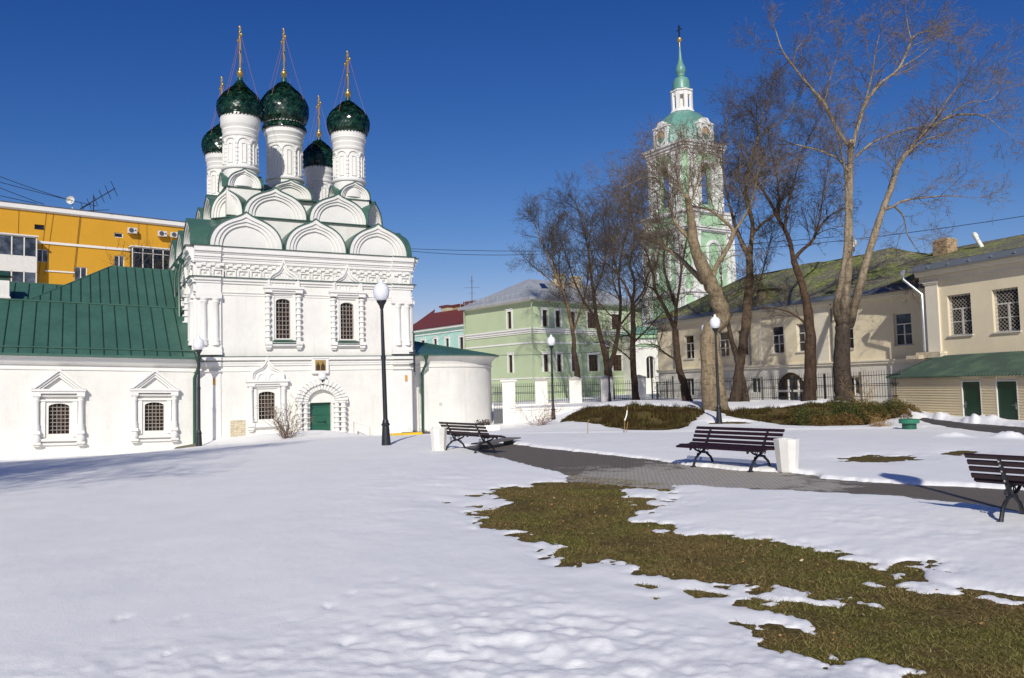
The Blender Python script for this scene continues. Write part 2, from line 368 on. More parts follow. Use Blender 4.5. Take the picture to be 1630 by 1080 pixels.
PATH_WIDE = [(-.2,24.6),(1.2,21.3),(2.3,19.5),(3.4,17.6),(3.9,16.3),(4.9,15.3),(5.9,14.5),(6.1,13.4),(7.6,12.2),(10.6,8.6),(12.6,6),(9,4.2),(6.6,8),(5.6,9.8),(4.9,11.0),(4.2,11.5),(2.6,12.7),(.9,14.2),(-.4,17.2),(-1.3,19.8),(-2.2,22.6),(-1.6,24.4)]
BANK1 = [(2.6,44.2),(3.4,45.9),(4.4,45.8),(6.4,42.6),(8,41.6),(9.3,41.0),(9.6,40.0),(9.0,38.3),(7.6,35.4),(6.8,33.9),(6.0,33.5),(5.2,34.2),(4.3,37.2),(3.4,40)]
BANK2 = [(10.4,38.2),(10.8,41.2),(12.6,42.2),(14.2,41.6),(16,40.9),(18.6,41.2),(19.6,40.3),(19.6,38.8),(17.6,36.6),(15.5,34.6),(13,33.8),(12,34.4),(11.2,36.6)]
DRIVE = [(19.0,36.6),(19.3,34.5),(19.7,32.3),(20.0,29.3),(18.5,24.0),(16.4,24.7),(16.9,27.1),(17.25,30),(17.8,33.4),(18.2,35.6)]
ROOTS = [(16.6,43.2,1.1,.7),(18.1,42.2,1.2,.7),(13.9,48.2,1.3,.9),(9.8,36.0,.9,.55),(11.0,49.4,.8,.6),(10.7,41.4,1.2,.8),(-9.9,34.2,.5,.3)]
def snow_depth(x, y):
    d = np.full(x.shape, .12)
    rag = fbm(x*2.2, y*2.2, 4, 3) * .5 + fbm(x*8, y*8, 3, 9) * .26
    r2 = fbm(x*.9, y*.9, 4, 5) * 1.2
    def cut(d, sd, thick, soft): return np.where(sd > 0, np.minimum(d, thick*(1-np.exp(-np.maximum(sd, 0)/soft)) - .0), -.05 - np.minimum(-sd*.2, .05))
    near = (y < 32) & (np.abs(x) < 20)
    xs, ys, rg = x[near], y[near], rag[near]; dn = d[near]
    isl = fbm(xs*5.5, ys*5.5, 3, 13)
    s = sdf(LAWN, xs, ys) + rg*.62
    s = s + (isl*.8 + .22*fbm(xs*19, ys*23, 2, 15))*np.exp(-(s/.28)**2)
    for p in BARE_SMALL: s = np.minimum(s, sdf(p, xs, ys) + rg*.35)
    for p in FAR_PATCH: s = np.minimum(s, sdf(p, xs, ys) + rg*1.3 + .02)
    d1 = np.where(s > 0, .004 + .06*(1-np.exp(-np.maximum(s, 0)/.5)), np.maximum(.004 + s*.3, -.06))
    s2 = sdf(PATH, xs, ys) + rg*.42
    d2 = np.where(s2 > 0, .15*(1-np.exp(-np.maximum(s2, 0)/.16)), -.06)
    dn = np.minimum(np.minimum(dn + .03, d1 + .0), d2)
    dn = np.where(s2 > 0, dn, -.06)
    d[near] = dn
    far = (y > 22) & (y < 52) & (x > -2)
    xs, ys, rg, rb = x[far], y[far], rag[far], r2[far]; df = d[far]
    s = np.minimum(sdf(BANK1, xs, ys), sdf(BANK2, xs, ys)) + rb*.35 + rg*.6
    s = np.minimum(s, sdf(DRIVE, xs, ys) + rg*.6)
    for a, b, p, q in ROOTS: s = np.minimum(s, (np.sqrt(((xs-a)/p)**2 + ((ys-b)/q)**2) - 1)*.6 + rg)
    d[far] = np.where(s > 0, np.minimum(df, .13*(1-np.exp(-s/.3))), -.06)
    return d
FOOT = [(-3.0,6.05,.13),(-2.55,6.0,.13),(-1.42,6.62,.11),(-1.5,6.3,.11),(-1.17,5.4,.13),(-1.9,5.1,.14),(-4.2,5.3,.1),(-1.1,7.0,.1),(-.75,6.8,.1),(-2.3,5.25,.1)]
def snow_relief(x, y):
    z = .05*fbm(x*.35, y*.35, 3, 21) + .022*fbm(x*1.3, y*.9, 3, 31) + (.010*fbm(x*5.5, y*4.2, 2, 33) + .006*fbm(x*13, y*11, 2, 35))*np.clip(1.4-y/14, 0, 1)*(.35+1.3*vnoise(x*.5+9, y*.5, 3))
    tr = np.exp(-(((x+.0)/1.5)**2 + ((y-5.2)/1.5)**2)) + .9*np.exp(-(((x-.9)/1.2)**2 + ((y-4.6)/1.0)**2)) + .55*np.exp(-(((x+1.2)/1.6)**2 + ((y-12.8)/3.2)**2)) + .45*np.exp(-(((x+2.2)/1.4)**2+((y-18)/4)**2))
    tr = tr + .5*np.exp(-(((x-4.2)/1.6)**2 + ((y-9)/2.2)**2)) + .6*np.exp(-(((x+2.4)/1.0)**2 + ((y-4.7)/.7)**2))
    z = z + np.minimum(tr, 1.1) * (.05*fbm(x*2.6, y*3.4, 2, 41) + .06*fbm(x*5.6, y*7.6, 3, 47) + .02*fbm(x*14, y*12, 2, 49))
    for a, b, r in FOOT:
        q = ((x-a)/(r*.6))**2 + ((y-b)/(r*.8))**2 + 1.5*(vnoise(x*22, y*22, 8)-.5)
        z = z - .013*np.exp(-q*1.6)
    z = z + .25*np.exp(-(((x+9.0)/2.6)**2 + ((y-36.6)/1.3)**2)) * 1.0
    for a, b, r, h in ((19.7,33.6,.9,.34),(19.2,35.9,.7,.22),(19.6,39,.8,.22),(15.1,24.2,.5,.22),(20.6,30.6,.8,.25),(18.6,37.4,.6,.2),(13.6,24.6,.5,.14),(20.3,28.4,.7,.22)):
        q = np.exp(-(((x-a)/r)**2 + ((y-b)/(r*.8))**2)); z = z + h*q*(1 + 2.2*fbm(x*4, y*4, 3, 77))
    return z

def polar(r0, r1, nr, a0, a1, na):
    rr = r0 * (r1/r0)**(np.arange(nr)/(nr-1)); aa = np.radians(np.linspace(a0, a1, na))
    X = rr[:, None]*np.sin(aa)[None, :]; Y = rr[:, None]*np.cos(aa)[None, :]
    return X, Y
def grid_obj(name, X, Y, Z, mat, keep=None):
    nr, na = X.shape
    co = np.stack([X, Y, Z], -1).reshape(-1, 3)
    i = np.arange((nr-1)*(na-1)); a = (i//(na-1))*na + i % (na-1)
    q = np.stack([a, a+1, a+na+1, a+na], -1)
    if keep is not None:
        k = keep.reshape(-1); q = q[k[q].any(1)]
        used = np.unique(q); remap = np.full(len(co), -1); remap[used] = np.arange(len(used)); co = co[used]; q = remap[q]
    me = bpy.data.meshes.new(name)
    me.vertices.add(len(co)); me.vertices.foreach_set('co', co.astype(np.float32).ravel())
    me.loops.add(q.size); me.loops.foreach_set('vertex_index', q.astype(np.int32).ravel())
    me.polygons.add(len(q)); me.polygons.foreach_set('loop_start', np.arange(0, q.size, 4, dtype=np.int32)); me.polygons.foreach_set('loop_total', np.full(len(q), 4, np.int32))
    me.update(calc_edges=True); me.validate(); me.shade_smooth(); me.materials.append(mat)
    o = bpy.data.objects.new(name, me); C.objects.link(o); return o

# ground under the snow: dry winter grass and earth
GR = N('dry_grass_earth'); n1 = GR.noise(.8, 6, .6); n2 = GR.noise(22, 5, .7); n3 = GR.noise(4, 5, .6)
c1 = GR.ramp(n2, [(.25, srgb('#3f3320')), (.5, srgb('#6b5a34')), (.75, srgb('#94804f'))])
c2 = GR.ramp(n2, [(.25, srgb('#382c1d')), (.5, srgb('#5a4f2b')), (.75, srgb('#7a7341'))])
GR.base(GR.mix(GR.ramp(GR.mix(.5, n1, n3), [(.42, 0), (.58, 1)]), c1, c2)); GR.set(Roughness=.95); GR.bump(n2, .8, .04)
GR.b.inputs['Specular IOR Level'].default_value = .15
X, Y = polar(1.0, 700, 300, -180, 180, 500)
Zt = terr(X, Y)
ground = tag(grid_obj('ground', X, Y, Zt, GR.m), kind='structure')
SN = N('old_snow'); a = SN.noise(60, 4, .6); b = SN.noise(1.2, 5, .6); d_ = SN.noise(14, 4, .6)
SN.base(SN.mix(SN.ramp(b, [(.35, 0), (.75, 1)]), srgb('#f7f5f0'), srgb('#efeeea'))); SN.set(Roughness=.62)
SN.b.inputs['Specular IOR Level'].default_value = .3
SN.bump(SN.mix(.45, a, d_), .34, .02)
X, Y = polar(2.2, 150, 620, -64, 64, 980)
D = snow_depth(X, Y); Zs = terr(X, Y) + D + np.where(D > 0, snow_relief(X, Y)*np.clip(D/.06, 0, 1)**1.3, 0)
snow = tag(grid_obj('snow_field', X, Y, Zs, SN.m, keep=(D > -.055)), kind='structure')

# paved path and asphalt drive: thin sheets on the ground
def sheet(name, poly, mat, dz, n=160):
    P = np.array(poly); x = np.linspace(P[:, 0].min(), P[:, 0].max(), n); y = np.linspace(P[:, 1].min(), P[:, 1].max(), n)
    X, Y = np.meshgrid(x, y); k = sdf(poly, X, Y) < 0
    return tag(grid_obj(name, X, Y, terr(X, Y) + dz, mat, keep=k), kind='structure')
PV = N('wet_pavers'); bx = PV.n('ShaderNodeTexBrick'); bx.inputs['Scale'].default_value = 4.6; bx.inputs['Mortar Size'].default_value = .022
bx.inputs['Color1'].default_value = (*srgb('#aaa397'), 1); bx.inputs['Color2'].default_value = (*srgb('#b6ae9f'), 1); bx.inputs['Mortar'].default_value = (*srgb('#5d584f'), 1)
PV.l(PV.mapped((1, 1, 1), (0, 0, R(53))), bx.inputs['Vector'])
wet = PV.ramp(PV.noise(.45, 5, .62, None, .3), [(.44, 0), (.52, 1)])
sepp = PV.n('ShaderNodeVectorMath', operation='DISTANCE'); PV.l(PV.co, sepp.inputs[0]); sepp.inputs[1].default_value = (3.2, 14.0, 0)
dry = PV.ramp(PV.math('ADD', sepp.outputs['Value'], PV.math('MULTIPLY', PV.math('SUBTRACT', PV.noise(1.6, 5, .65), .5), 3.2)), [(.0, 1), (1.0, 1)])
dd = PV.math('ADD', PV.math('MULTIPLY', sepp.outputs['Value'], .21), PV.math('MULTIPLY', PV.math('SUBTRACT', PV.noise(1.5, 6, .7), .5), 1.5))
wetm = PV.ramp(dd, [(.40, 0), (.55, 1)])
PV.base(PV.mix(wetm, bx.outputs[0], PV.mix(1.0, bx.outputs[0], srgb('#a8a199'), 'MULTIPLY')))
PV.set(Roughness=PV.ramp(wetm, [(0, .9), (1, .68)])); PV.bump(bx.outputs[1], -.3, .01)
path = sheet('path', PATH_WIDE, PV.m, .008)
AS = plain('damp_asphalt', '#4b4947', .6, .25, 1.5, .3, 60)
drive = sheet('drive', [(20.2,37),(21.3,30),(20.5,23),(15.8,23.5),(16.4,29),(17,34),(17.6,36.5)], AS, .008)

# blades of last year's grass in the melted lawn
bl_x, bl_y = [], []
cand = rng.random((700000, 2)); cx_ = -1 + cand[:, 0]*6.2; cy_ = 3.9 + 11.5*cand[:, 1]**1.7
ok = (sdf(LAWN, cx_, cy_) + 0 < .03) | (np.min([sdf(p, cx_, cy_) for p in BARE_SMALL], 0) < 0)
cx_, cy_ = cx_[ok], cy_[ok]
ok = (snow_depth(cx_, cy_) < -.0) & (fbm(cx_*1.6, cy_*1.6, 4, 61) + .35*fbm(cx_*7, cy_*7, 2, 63) > -.26 + .2*rng.random(len(cx_))); cx_, cy_ = cx_[ok][:210000], cy_[ok][:210000]
n = len(cx_); zz = terr(cx_, cy_)
ang = rng.random(n)*2*pi; hgt = (.007 + .02*rng.random(n)**2) * (.6 + .8*vnoise(cx_*3, cy_*3, 5)); wid = .0018 + .0026*rng.random(n); le = .01 + rng.random(n)*.06; la = rng.random(n)*2*pi
dx, dy = np.cos(ang)*wid, np.sin(ang)*wid
v = np.stack([np.stack([cx_-dx, cy_-dy, zz-.004], -1), np.stack([cx_+dx, cy_+dy, zz-.004], -1), np.stack([cx_+np.cos(la)*le, cy_+np.sin(la)*le, zz+hgt], -1)], 1).reshape(-1, 3)
me = bpy.data.meshes.new('grass'); me.vertices.add(3*n); me.vertices.foreach_set('co', v.astype(np.float32).ravel())
me.loops.add(3*n); me.loops.foreach_set('vertex_index', np.arange(3*n, dtype=np.int32)); me.polygons.add(n)
me.polygons.foreach_set('loop_start', np.arange(0, 3*n, 3, dtype=np.int32)); me.polygons.foreach_set('loop_total', np.full(n, 3, np.int32)); me.update(calc_edges=True)
BL = N('grass_blades'); g = BL.n('ShaderNodeNewGeometry'); big = BL.noise(.9, 4)
ca = BL.ramp(g.outputs['Random Per Island'], [(0, srgb('#4a3d25')), (.4, srgb('#74633a')), (.75, srgb('#917d4f')), (.95, srgb('#a08e60')), (1, srgb('#b7a87a'))])
cb = BL.ramp(g.outputs['Random Per Island'], [(0, srgb('#403c20')), (.4, srgb('#656430')), (.8, srgb('#828040')), (1, srgb('#ab9c66'))])
BL.base(BL.mix(BL.ramp(big, [(.4, 0), (.6, 1)]), ca, cb)); BL.set(Roughness=.9); BL.b.inputs['Specular IOR Level'].default_value = .15
me.materials.append(BL.m); go = bpy.data.objects.new('grass', me); C.objects.link(go); tag(go, 'short flattened dry grass in the melted strip of lawn', 'grass', kind='stuff')
# ------------------------------------------------------------------ church
YAW = R(29.2)
CH0 = (-14.5, 36.0, 0.0)
W_, D_ = 10.5, 10.9
church = thing('church', 'white old church with five dark green onion domes and rows of rounded gables', 'church', CH0, YAW)
FR = face(0, 0, 0); LF = face(0, D_, -pi/2); RT = face(W_, 0, pi/2); BK = face(W_, D_, pi)

def bead_column(mb, cx, z0, z1, r, y, n, rr=1.55):
    """stacked-ring half column on the wall"""
    h = (z1 - z0)/n; prof = []
    for i in range(n):
        a = z0 + i*h
        prof += [(r, a), (r, a+h*.62), (r*rr, a+h*.68), (r*rr, a+h*.92), (r, a+h*.97)]
    prof.append((r, z1))
    mb.lathe(cx, y, prof, 10)
def column(mb, cx, z0, z1, r, y):
    mb.lathe(cx, y, [(r*1.35, z0), (r*1.35, z0+.1), (r*1.15, z0+.16), (r*1.3, z0+.24), (r, z0+.32), (r*1.03, (z0+z1)/2), (r*.95, z1-.22), (r*1.25, z1-.16), (r*1.05, z1-.1), (r*1.35, z1-.04), (r*1.35, z1)], 14)
def steps(mb, x0, x1, spec):
    """horizontal mouldings: (z0,z1,proud)"""
    for z0, z1, p in spec: mb.box(x0 - p*.9, x1 + p*.9, -p, .05, z0, z1)

wb = MB()
holes = [(3.60, 4.28, 4.29, 6.22, .16), (6.78, 7.46, 4.27, 6.12, .16), (2.76, 3.52, .43, 1.74, .14), (5.19, 6.25, -.75, 1.13)]
wall_holes(wb, 0, W_, -1.7, 8.5, holes, .3)
for T in (LF, RT, BK):
    wb.add([(0, 0, -1.7), (D_, 0, -1.7), (D_, 0, 8.5), (0, 0, 8.5)], [(0, 1, 2, 3)], T)
wb.slab([(0, 0), (W_, 0), (W_, D_), (0, D_)], 8.4, 8.52)
wall = wb.build('wall', WHITE, church)
# piers, columns, string courses on the front and the left flank
def dressing(T, L, ab):
    m = MB(T)
    for a, b in (ab,):
        m.box(a, b, -.13, .02, 3.5, 8.0)
        m.box(a - .02, b + .02, -.24, .02, 3.5, 3.74); m.box(a - .01, b + .01, -.19, .02, 3.74, 3.95)
        m.box(a - .02, b + .02, -.26, .02, 6.12, 6.3); m.box(a-.01, b+.01, -.2, .02, 6.3, 6.42)
        m.box(a+.02, b-.02, -.05, .02, -1.6, 2.74)
        for cx in (a + .33, b - .25): column(m, cx, 3.95, 6.12, .14, -.14)
    return m
for T, L, fr in ((FR, W_, True), (LF, D_, False), (RT, D_, False)):
    for ab in ((-.03, 1.07), (L-1.05, L+.03)): dressing(T, L, ab).build('corner_pier', WHITE_TRIM, church, 40)
    s = MB(T)
    ends = [(-.13, 1.05, .11), (1.05, L-1.05, 0), (L-1.05, L+.13, .11)]
    for a, b, e in ends:
        for z0, z1, p in ((6.86, 6.98, .07), (6.98, 7.12, .15), (6.42, 6.47, .05), (6.3, 6.36, .03), (7.78, 7.84, .05), (7.84, 7.98, .11), (7.98, 8.07, .15), (8.07, 8.22, .21), (8.22, 8.30, .25), (8.30, 8.54, .33),
                          (2.72, 2.78, .04), (2.98, 3.08, .06), (3.08, 3.16, .09), (3.24, 3.40, .15)):
            s.box(a, b, -p - e, .02, z0, z1)
    s.build('cornice', WHITE_TRIM, church)
    g = MB(T)
    for a, b, e in ends:
        for z, p in ((7.12, .23), (8.54, .40), (3.40, .18)):
            g.box(a - (.1 if a < 0 else 0), b + (.1 if b > L else 0), -p - e, .02, z, z + .025)
    g.build('ledge_flashing', ROOF_DK, church)
    f = MB(T)                      # frieze: battlement teeth over a row of square sunk panels
    x = .0; i = 0
    while x < L - .1:
        e = .13 if (x < 1.0 or x > L-1.1) else 0
        f.box(x, x+.2, -.1-e, .01, 7.56, 7.68); f.box(x+.2, x+.4, -.1-e, .01, 7.66, 7.79)
        x += .4
    x = .1
    while x < L - .4:
        e = .13 if (x < 1.0 or x > L-1.1) else 0
        q = .5; z0, z1 = 7.15, 7.52
        f.box(x, x+q, -.08-e, .01, z1-.06, z1); f.box(x, x+q, -.08-e, .01, z0, z0+.05)
        f.box(x, x+.06, -.08-e, .01, z0+.05, z1-.06); f.box(x+q-.06, x+q, -.08-e, .01, z0+.05, z1-.06)
        f.add([(x+.14,-e,z0+.1),(x+q-.14,-e,z0+.1),(x+q-.14,-e,z1-.11),(x+.14,-e,z1-.11),(x+q/2,-.09-e,(z0+z1)/2)], [(0,1,4),(1,2,4),(2,3,4),(3,0,4)])
        x += .58
    f.build('frieze', WHITE_TRIM, church)

def grille_and_pane(parent, cx, w, z0, z1, T, nx, nz, rise, pane_mat, depth=.26):
    p = MB(T); p.box(cx-w/2-.02, cx+w/2+.02, depth, depth+.03, z0-.02, z1+.02); p.build('pane', pane_mat, parent)
    b = MB(T); b.prism([(cx-w/2,z0),(cx-w/2+.05,z0),(cx-w/2+.05,z1-rise),(cx-w/2,z1-rise)], depth-.05, depth-.005)
    b.prism([(cx+w/2-.05,z0),(cx+w/2,z0),(cx+w/2,z1-rise),(cx+w/2-.05,z1-rise)], depth-.05, depth-.005)
    b.box(cx-.025, cx+.025, depth-.045, depth-.004, z0, z1-.01); b.box(cx-w/2+.05, cx+w/2-.05, depth-.046, depth-.006, z0+(z1-z0)*.62, z0+(z1-z0)*.62+.05)
    b.build('sash', BROWNW, parent)
    g = MB(T)
    for i in range(1, nx):
        x = cx - w/2 + w*i/nx
        zt = z1 - rise + rise*sqrt(max(0, 1-((x-cx)/(w/2))**2))
        g.tube([(x, depth-.12, z0), (x, depth-.12, zt)], .015, 5)
    for j in range(1, nz):
        z = z0 + (z1-z0)*j/nz
        g.tube([(cx-w/2, depth-.135, z), (cx+w/2, depth-.135, z)], .015, 5)
    g.build('grille', GRILLE, parent)

def ogee_top(m, cx, z0, w, h, spire):
    """keel-shaped pediment with two inner lobes"""
    def prof(s, sp):
        P = []
        for i in range(25):
            t = pi - pi*i/24; x = cos(t)
            z = .54*sin(t)**.5 + .46*sp*math.exp(-(abs(x)/.2)**1.15)
            P.append((cx + w*s*x, z0 + h*z*(s if s > .9 else s*1.02)))
        return P
    A, B, Cc = prof(1.0, 1), prof(.86, .92), prof(.74, .7)
    m.ring(A, B, -.2, .0); m.ring(B, Cc, -.13, .0)
    m.prism(prof(.75, .7), -.06, .0)
    for sx in (-1, 1):
        L = [(cx + sx*w*.33 + w*.27*cos(pi-pi*i/8), z0 + .02 + h*.3*sin(pi*i/8)) for i in range(9)]
        L2 = [(cx + sx*w*.33 + w*.19*cos(pi-pi*i/8), z0 + .02 + h*.21*sin(pi*i/8)) for i in range(9)]
        m.ring(L, L2, -.1, -.05)

def rich_window(cx, z0, z1, w, beads, top, sill_green, rise, T, parent, pane=GLASS_W, half=.87, spire=1.38, nx=4, nz=9):
    m = MB(T)
    hz = z1 + .16
    # flat inner casing
    m.box(cx-half+.28, cx-w/2-.1, -.07, .02, z0-.1, hz); m.box(cx+w/2+.1, cx+half-.28, -.07, .02, z0-.1, hz); m.box(cx-half+.28, cx+half-.28, -.075, .02, hz, hz+.1)
    for sx in (-1, 1):
        x = cx + sx*(half-.14)
        if beads: bead_column(m, x, z0-.15, hz+.02, .105, -.1, 8)
        else: column(m, x, z0-.15, hz+.1, .1, -.1)
        m.box(x-.17, x+.17, -.26, .02, hz+.1, hz+.2)
        m.box(x-.16, x+.16, -.25, .02, z0-.32, z0-.15); m.box(x-.13, x+.13, -.2, .02, z0-.46, z0-.32); m.box(x-.1, x+.1, -.14, .02, z0-.54, z0-.46)
    m.box(cx-half+.04, cx+half-.04, -.17, .02, hz+.1, hz+.19)
    m.box(cx-half-.04, cx+half+.04, -.25, .02, hz+.2, hz+.3); m.box(cx-half-.09, cx+half+.09, -.32, .02, hz+.3, hz+.42)
    m.box(cx-half+.2, cx+half-.2, -.17, .02, z0-.3, z0-.2); m.box(cx-half+.1, cx+half-.1, -.12, .02, z0-.42, z0-.3)
    m.box(cx-half+.0, cx+half-.0, -.2, .02, z0-.36, z0-.30)
    ogee_top(m, cx, hz+.42, half*.88, spire, top)
    o = m.build('window', WHITE_TRIM, parent, 40)
    if sill_green:
        s = MB(T); s.add([(cx-half+.3,-.2,z0-.16),(cx+half-.3,-.2,z0-.16),(cx+w/2,.12,z0-.0),(cx-w/2,.12,z0),(cx-half+.3,-.2,z0-.19),(cx+half-.3,-.2,z0-.19)], [(0,1,2,3),(0,4,5,1)])
        s.box(cx-half+.24, cx+half-.24, -.22, .0, z0-.27, z0-.235); s.build('sill', ROOF_DK, o)
    grille_and_pane(o, cx, w, z0, z1, T, nx, nz, rise, pane)
    return o
rich_window(3.94, 4.29, 6.22, .68, True, 1, True, .16, FR, church)
rich_window(7.12, 4.27, 6.12, .68, True, 1, True, .16, FR, church)
rich_window(3.14, .43, 1.74, .76, False, 1, False, .14, FR, church, half=.9, spire=1.1, nx=5, nz=7)
for cx in (2.9, 5.6, 8.1):
    m = MB(LF); z0 = 4.3
    for sx in (-1, 1): bead_column(m, cx+sx*.7, z0-.3, 6.5, .14, -.14, 8, 1.6)
    m.box(cx-.95, cx+.95, -.3, .02, 6.5, 6.8); m.box(cx-.9, cx+.9, -.25, .02, 3.75, 4.0); ogee_top(m, cx, 6.8, .8, 1.2, 1)
    o = m.build('window', WHITE_TRIM, church, 40); p = MB(LF); p.box(cx-.34, cx+.34, -.012, .01, z0, 6.1); p.build('pane', GLASS, o)

# portal: two stepped orders of beaded columns carrying a keel arch
pm = MB(); pc = 5.72
for rr, yy, zt in ((1.08, -.2, 1.2), (.78, -.1, 1.2)):
    for sx in (-1, 1):
        bead_column(pm, pc+sx*rr, -1.0, zt, .12, yy, 9, 1.5)
        pm.box(pc+sx*rr-.2, pc+sx*rr+.2, yy-.1, .02, zt-.12, zt)
    nseg = 17
    for i in range(nseg):
        t0, t1 = pi*(i+.12)/nseg, pi*(i+.88)/nseg
        for (ta, tb, ra, rb, pr) in ((t0, t1, .105, .19, .16), (pi*i/nseg, pi*(i+1)/nseg, .08, .13, .1)):
            k = .82; tip = lambda t: 1 + .09*math.exp(-abs(cos(t))/.16)
            P = lambda t, r: (pc + r*cos(t), zt + r*sin(t)*k*tip(t))
            a, b, c, d = P(ta, rr-ra), P(ta, rr+rb), P(tb, rr+rb), P(tb, rr-ra)
            pm.prism([a, b, c, d], yy-pr, .02)
pm.prism([(pc-.62, 1.14)] + [(pc + .62*cos(t), 1.14 + .5*sin(t)) for t in [pi - pi*i/14 for i in range(15)]] + [(pc+.62, 1.14)], .03, .06)
portal = pm.build('portal', WHITE_TRIM, church, 40)
dm = MB(); dm.box(5.16, 6.28, .22, .28, -.9, 1.14)
door = dm.build('door', DOOR_G, church)
h = MB()
for z in (-.55, .0, .5, .9): h.box(5.19, 6.25, .2, .222, z, z+.02)
h.build('door_strap', DOOR_G, door)
h = MB(); h.box(5.6, 6.0, .185, .205, .16, .19); h.tube([(5.98,.2,.12),(5.98,.15,.12),(5.98,.15,.26),(5.98,.2,.26)], .015, 5); h.build('handle', IRON, door)
# icon in its white case
ic = MB(); ic.box(5.27, 6.1, -.16, .02, 2.56, 3.38); ic.box(5.3, 6.07, -.2, -.16, 3.3, 3.38)
icon_case = ic.build('icon_case', WHITE_TRIM, church)
q = MB(); q.box(5.43, 5.95, -.175, -.155, 2.7, 3.22); icon = q.build('icon', plain('old_gold_ground', '#a88a4c', .4, .25, 8), icon_case)
q = MB()
for cx in (5.57, 5.81):
    q.prism([(cx-.09,2.71),(cx-.1,2.95),(cx-.05,3.0),(cx-.045,3.07),(cx,3.12),(cx+.045,3.07),(cx+.05,3.0),(cx+.1,2.95),(cx+.09,2.71)], -.18, -.176)
q.build('icon_figures', plain('icon_brown', '#4a3520', .5, .3, 12), icon)
q = MB()
for cx in (5.57, 5.81): q.sphere(cx, -.179, 3.06, .035, 10, 6)
q.build('icon_faces', plain('icon_skin', '#9b7443', .5, .2, 12), icon)
st = MB(); st.box(1.46, 2.14, -.03, .02, -.7, .44); st.build('bare_stonework', BRICK_W, church)
nb = MB(); nb.prism([(.7,2.12),(.8,2.1),(.8,2.42),(.7,2.42)], -.1, .02); nb.build('notice', plain('ochre_notice', '#cf9a45', .7, .1), church)
nb = MB(); nb.prism([(10.14,2.1),(10.26,2.1),(10.26,2.4),(10.14,2.4)], -.1, .02); nb.build('notice', bpy.data.materials['ochre_notice'], church)
ma = MB(); ma.tube([(10.55,-.35,2.55),(10.55,-.35,4.6)], .05, 8); ma.box(10.5,10.6,-.4,.02,2.95,3.02); ma.box(10.3,10.6,-.38,-.3,3.55,3.6); ma.box(10.3,10.6,-.38,-.3,2.95,3.0)
ma.tube([(10.47,-.35,4.6),(10.63,-.35,4.75)], .02, 6); ma.build('mast_bracket', IRON, church, 40)
ca = MB(); ca.tube([(10.55,-.2,2.6),(10.75,-.1,2.3),(10.88,-.03,1.6),(10.9,-.03,-.6)], .014, 5); ca.tube([(10.72,-.03,3.5),(10.74,-.03,1.2)], .012, 5); ca.build('wall_cable', GRILLE, church, 40)
# down pipes on the left flank
for y in (2.6, 4.4):
    d = MB(); d.tube([(-.35, y, 8.2), (-.45, y, 7.6), (-.42, y, 5.2), (-.7, y-.25, 4.7)], .07, 8); d.lathe(-.35, y, [(.07,8.1),(.16,8.3),(.16,8.45)], 10); d.build('downpipe', ROOF_DK, church, 40)

# gables (kokoshniki): stepped white face with a green barrel roof behind
def gable(T, cx, z0, w, h, back, parent, y0=0.0):
    m = MB(T); ss = [1.0, .87, .75, .65]
    hs = [h, h*.87, h*.75, h*.65]
    P = [kok_prof(cx, z0, w*s, hh, 22, (.15, .12, .05, .03)[i]) for i, (s, hh) in enumerate(zip(ss, hs))]
    for i in range(3): m.ring(P[i], P[i+1], y0 - .14 + .075*i, y0 + .3)
    m.prism(P[3], y0 + .1, y0 + .3)
    o = m.build('gable', WHITE_TRIM, parent, 30)
    r = MB(T); r.ring(kok_prof(cx, z0, w*1.04, h*1.035, 22, .15), P[0], y0 - .19, y0 + back); r.build('gable_roof', ROOF_G, o, 50)
    return o
Z1 = 8.56
for T in (FR, LF, face(W_ + .2, 0, pi/2)):
    gable(T, 2.22, Z1, 1.66, 1.72, 1.6, church); gable(T, 5.55, Z1, 1.5, 1.66, 1.6, church); gable(T, 8.78, Z1, 1.54, 1.66, 1.6, church)
sk = MB()   # valley roof behind the gables
o1 = [(-.1,-.1),(W_+.1,-.1),(W_+.1,D_+.1),(-.1,D_+.1)]; o2 = [(1.3,1.3),(W_-1.0,1.3),(W_-1.0,D_-1.3),(1.3,D_-1.3)]
sk.add([(x,y,8.575) for x,y in o1]+[(x,y,9.0) for x,y in o2], [(0,1,5,4),(1,2,6,5),(2,3,7,6),(3,0,4,7),(4,5,6,7)])
sk.build('valley_roof', ROOF_G, church)
# upper tier: cut-corner square
HX = 3.14; AP = 4.28; cc = (5.45, 5.5)
octo = [(-HX,-AP),(HX,-AP),(AP,-HX),(AP,HX),(HX,AP),(-HX,AP),(-AP,HX),(-AP,-HX)]
octo = [(cc[0]+x, cc[1]+y) for x, y in octo]
def scaled(k): return [(cc[0]+(x-cc[0])*k, cc[1]+(y-cc[1])*k) for x, y in octo]
t = MB(); t.slab(octo, 8.6, 10.36); t.slab(scaled(.8), 10.36, 11.6); t.build('upper_tier', WHITE, church)
t = MB(); t.slab(scaled(1.035), 10.36, 10.40)
a, b = scaled(.86), scaled(.35); t.add([(x,y,11.58) for x,y in a]+[(x,y,12.2) for x,y in b], [(i,(i+1)%8,(i+1)%8+8,i+8) for i in range(8)]+[tuple(range(8,16))])
t.build('upper_tier_roof', ROOF_G, church)
Z2 = 10.41
for T in (face(cc[0]-HX, cc[1]-AP, 0), face(cc[0]-AP, cc[1]+HX, -pi/2), face(cc[0]+AP, cc[1]-HX, pi/2)):
    gable(T, 1.55, Z2, 1.53, 1.5, 1.6, church); gable(T, 4.75, Z2, 1.5, 1.5, 1.6, church)
dl = AP-HX; L_ = dl*sqrt(2)
gable(face(cc[0]-AP, cc[1]-HX, -pi/4), L_/2, Z2, L_/2*1.12, 1.42, 1.0, church)
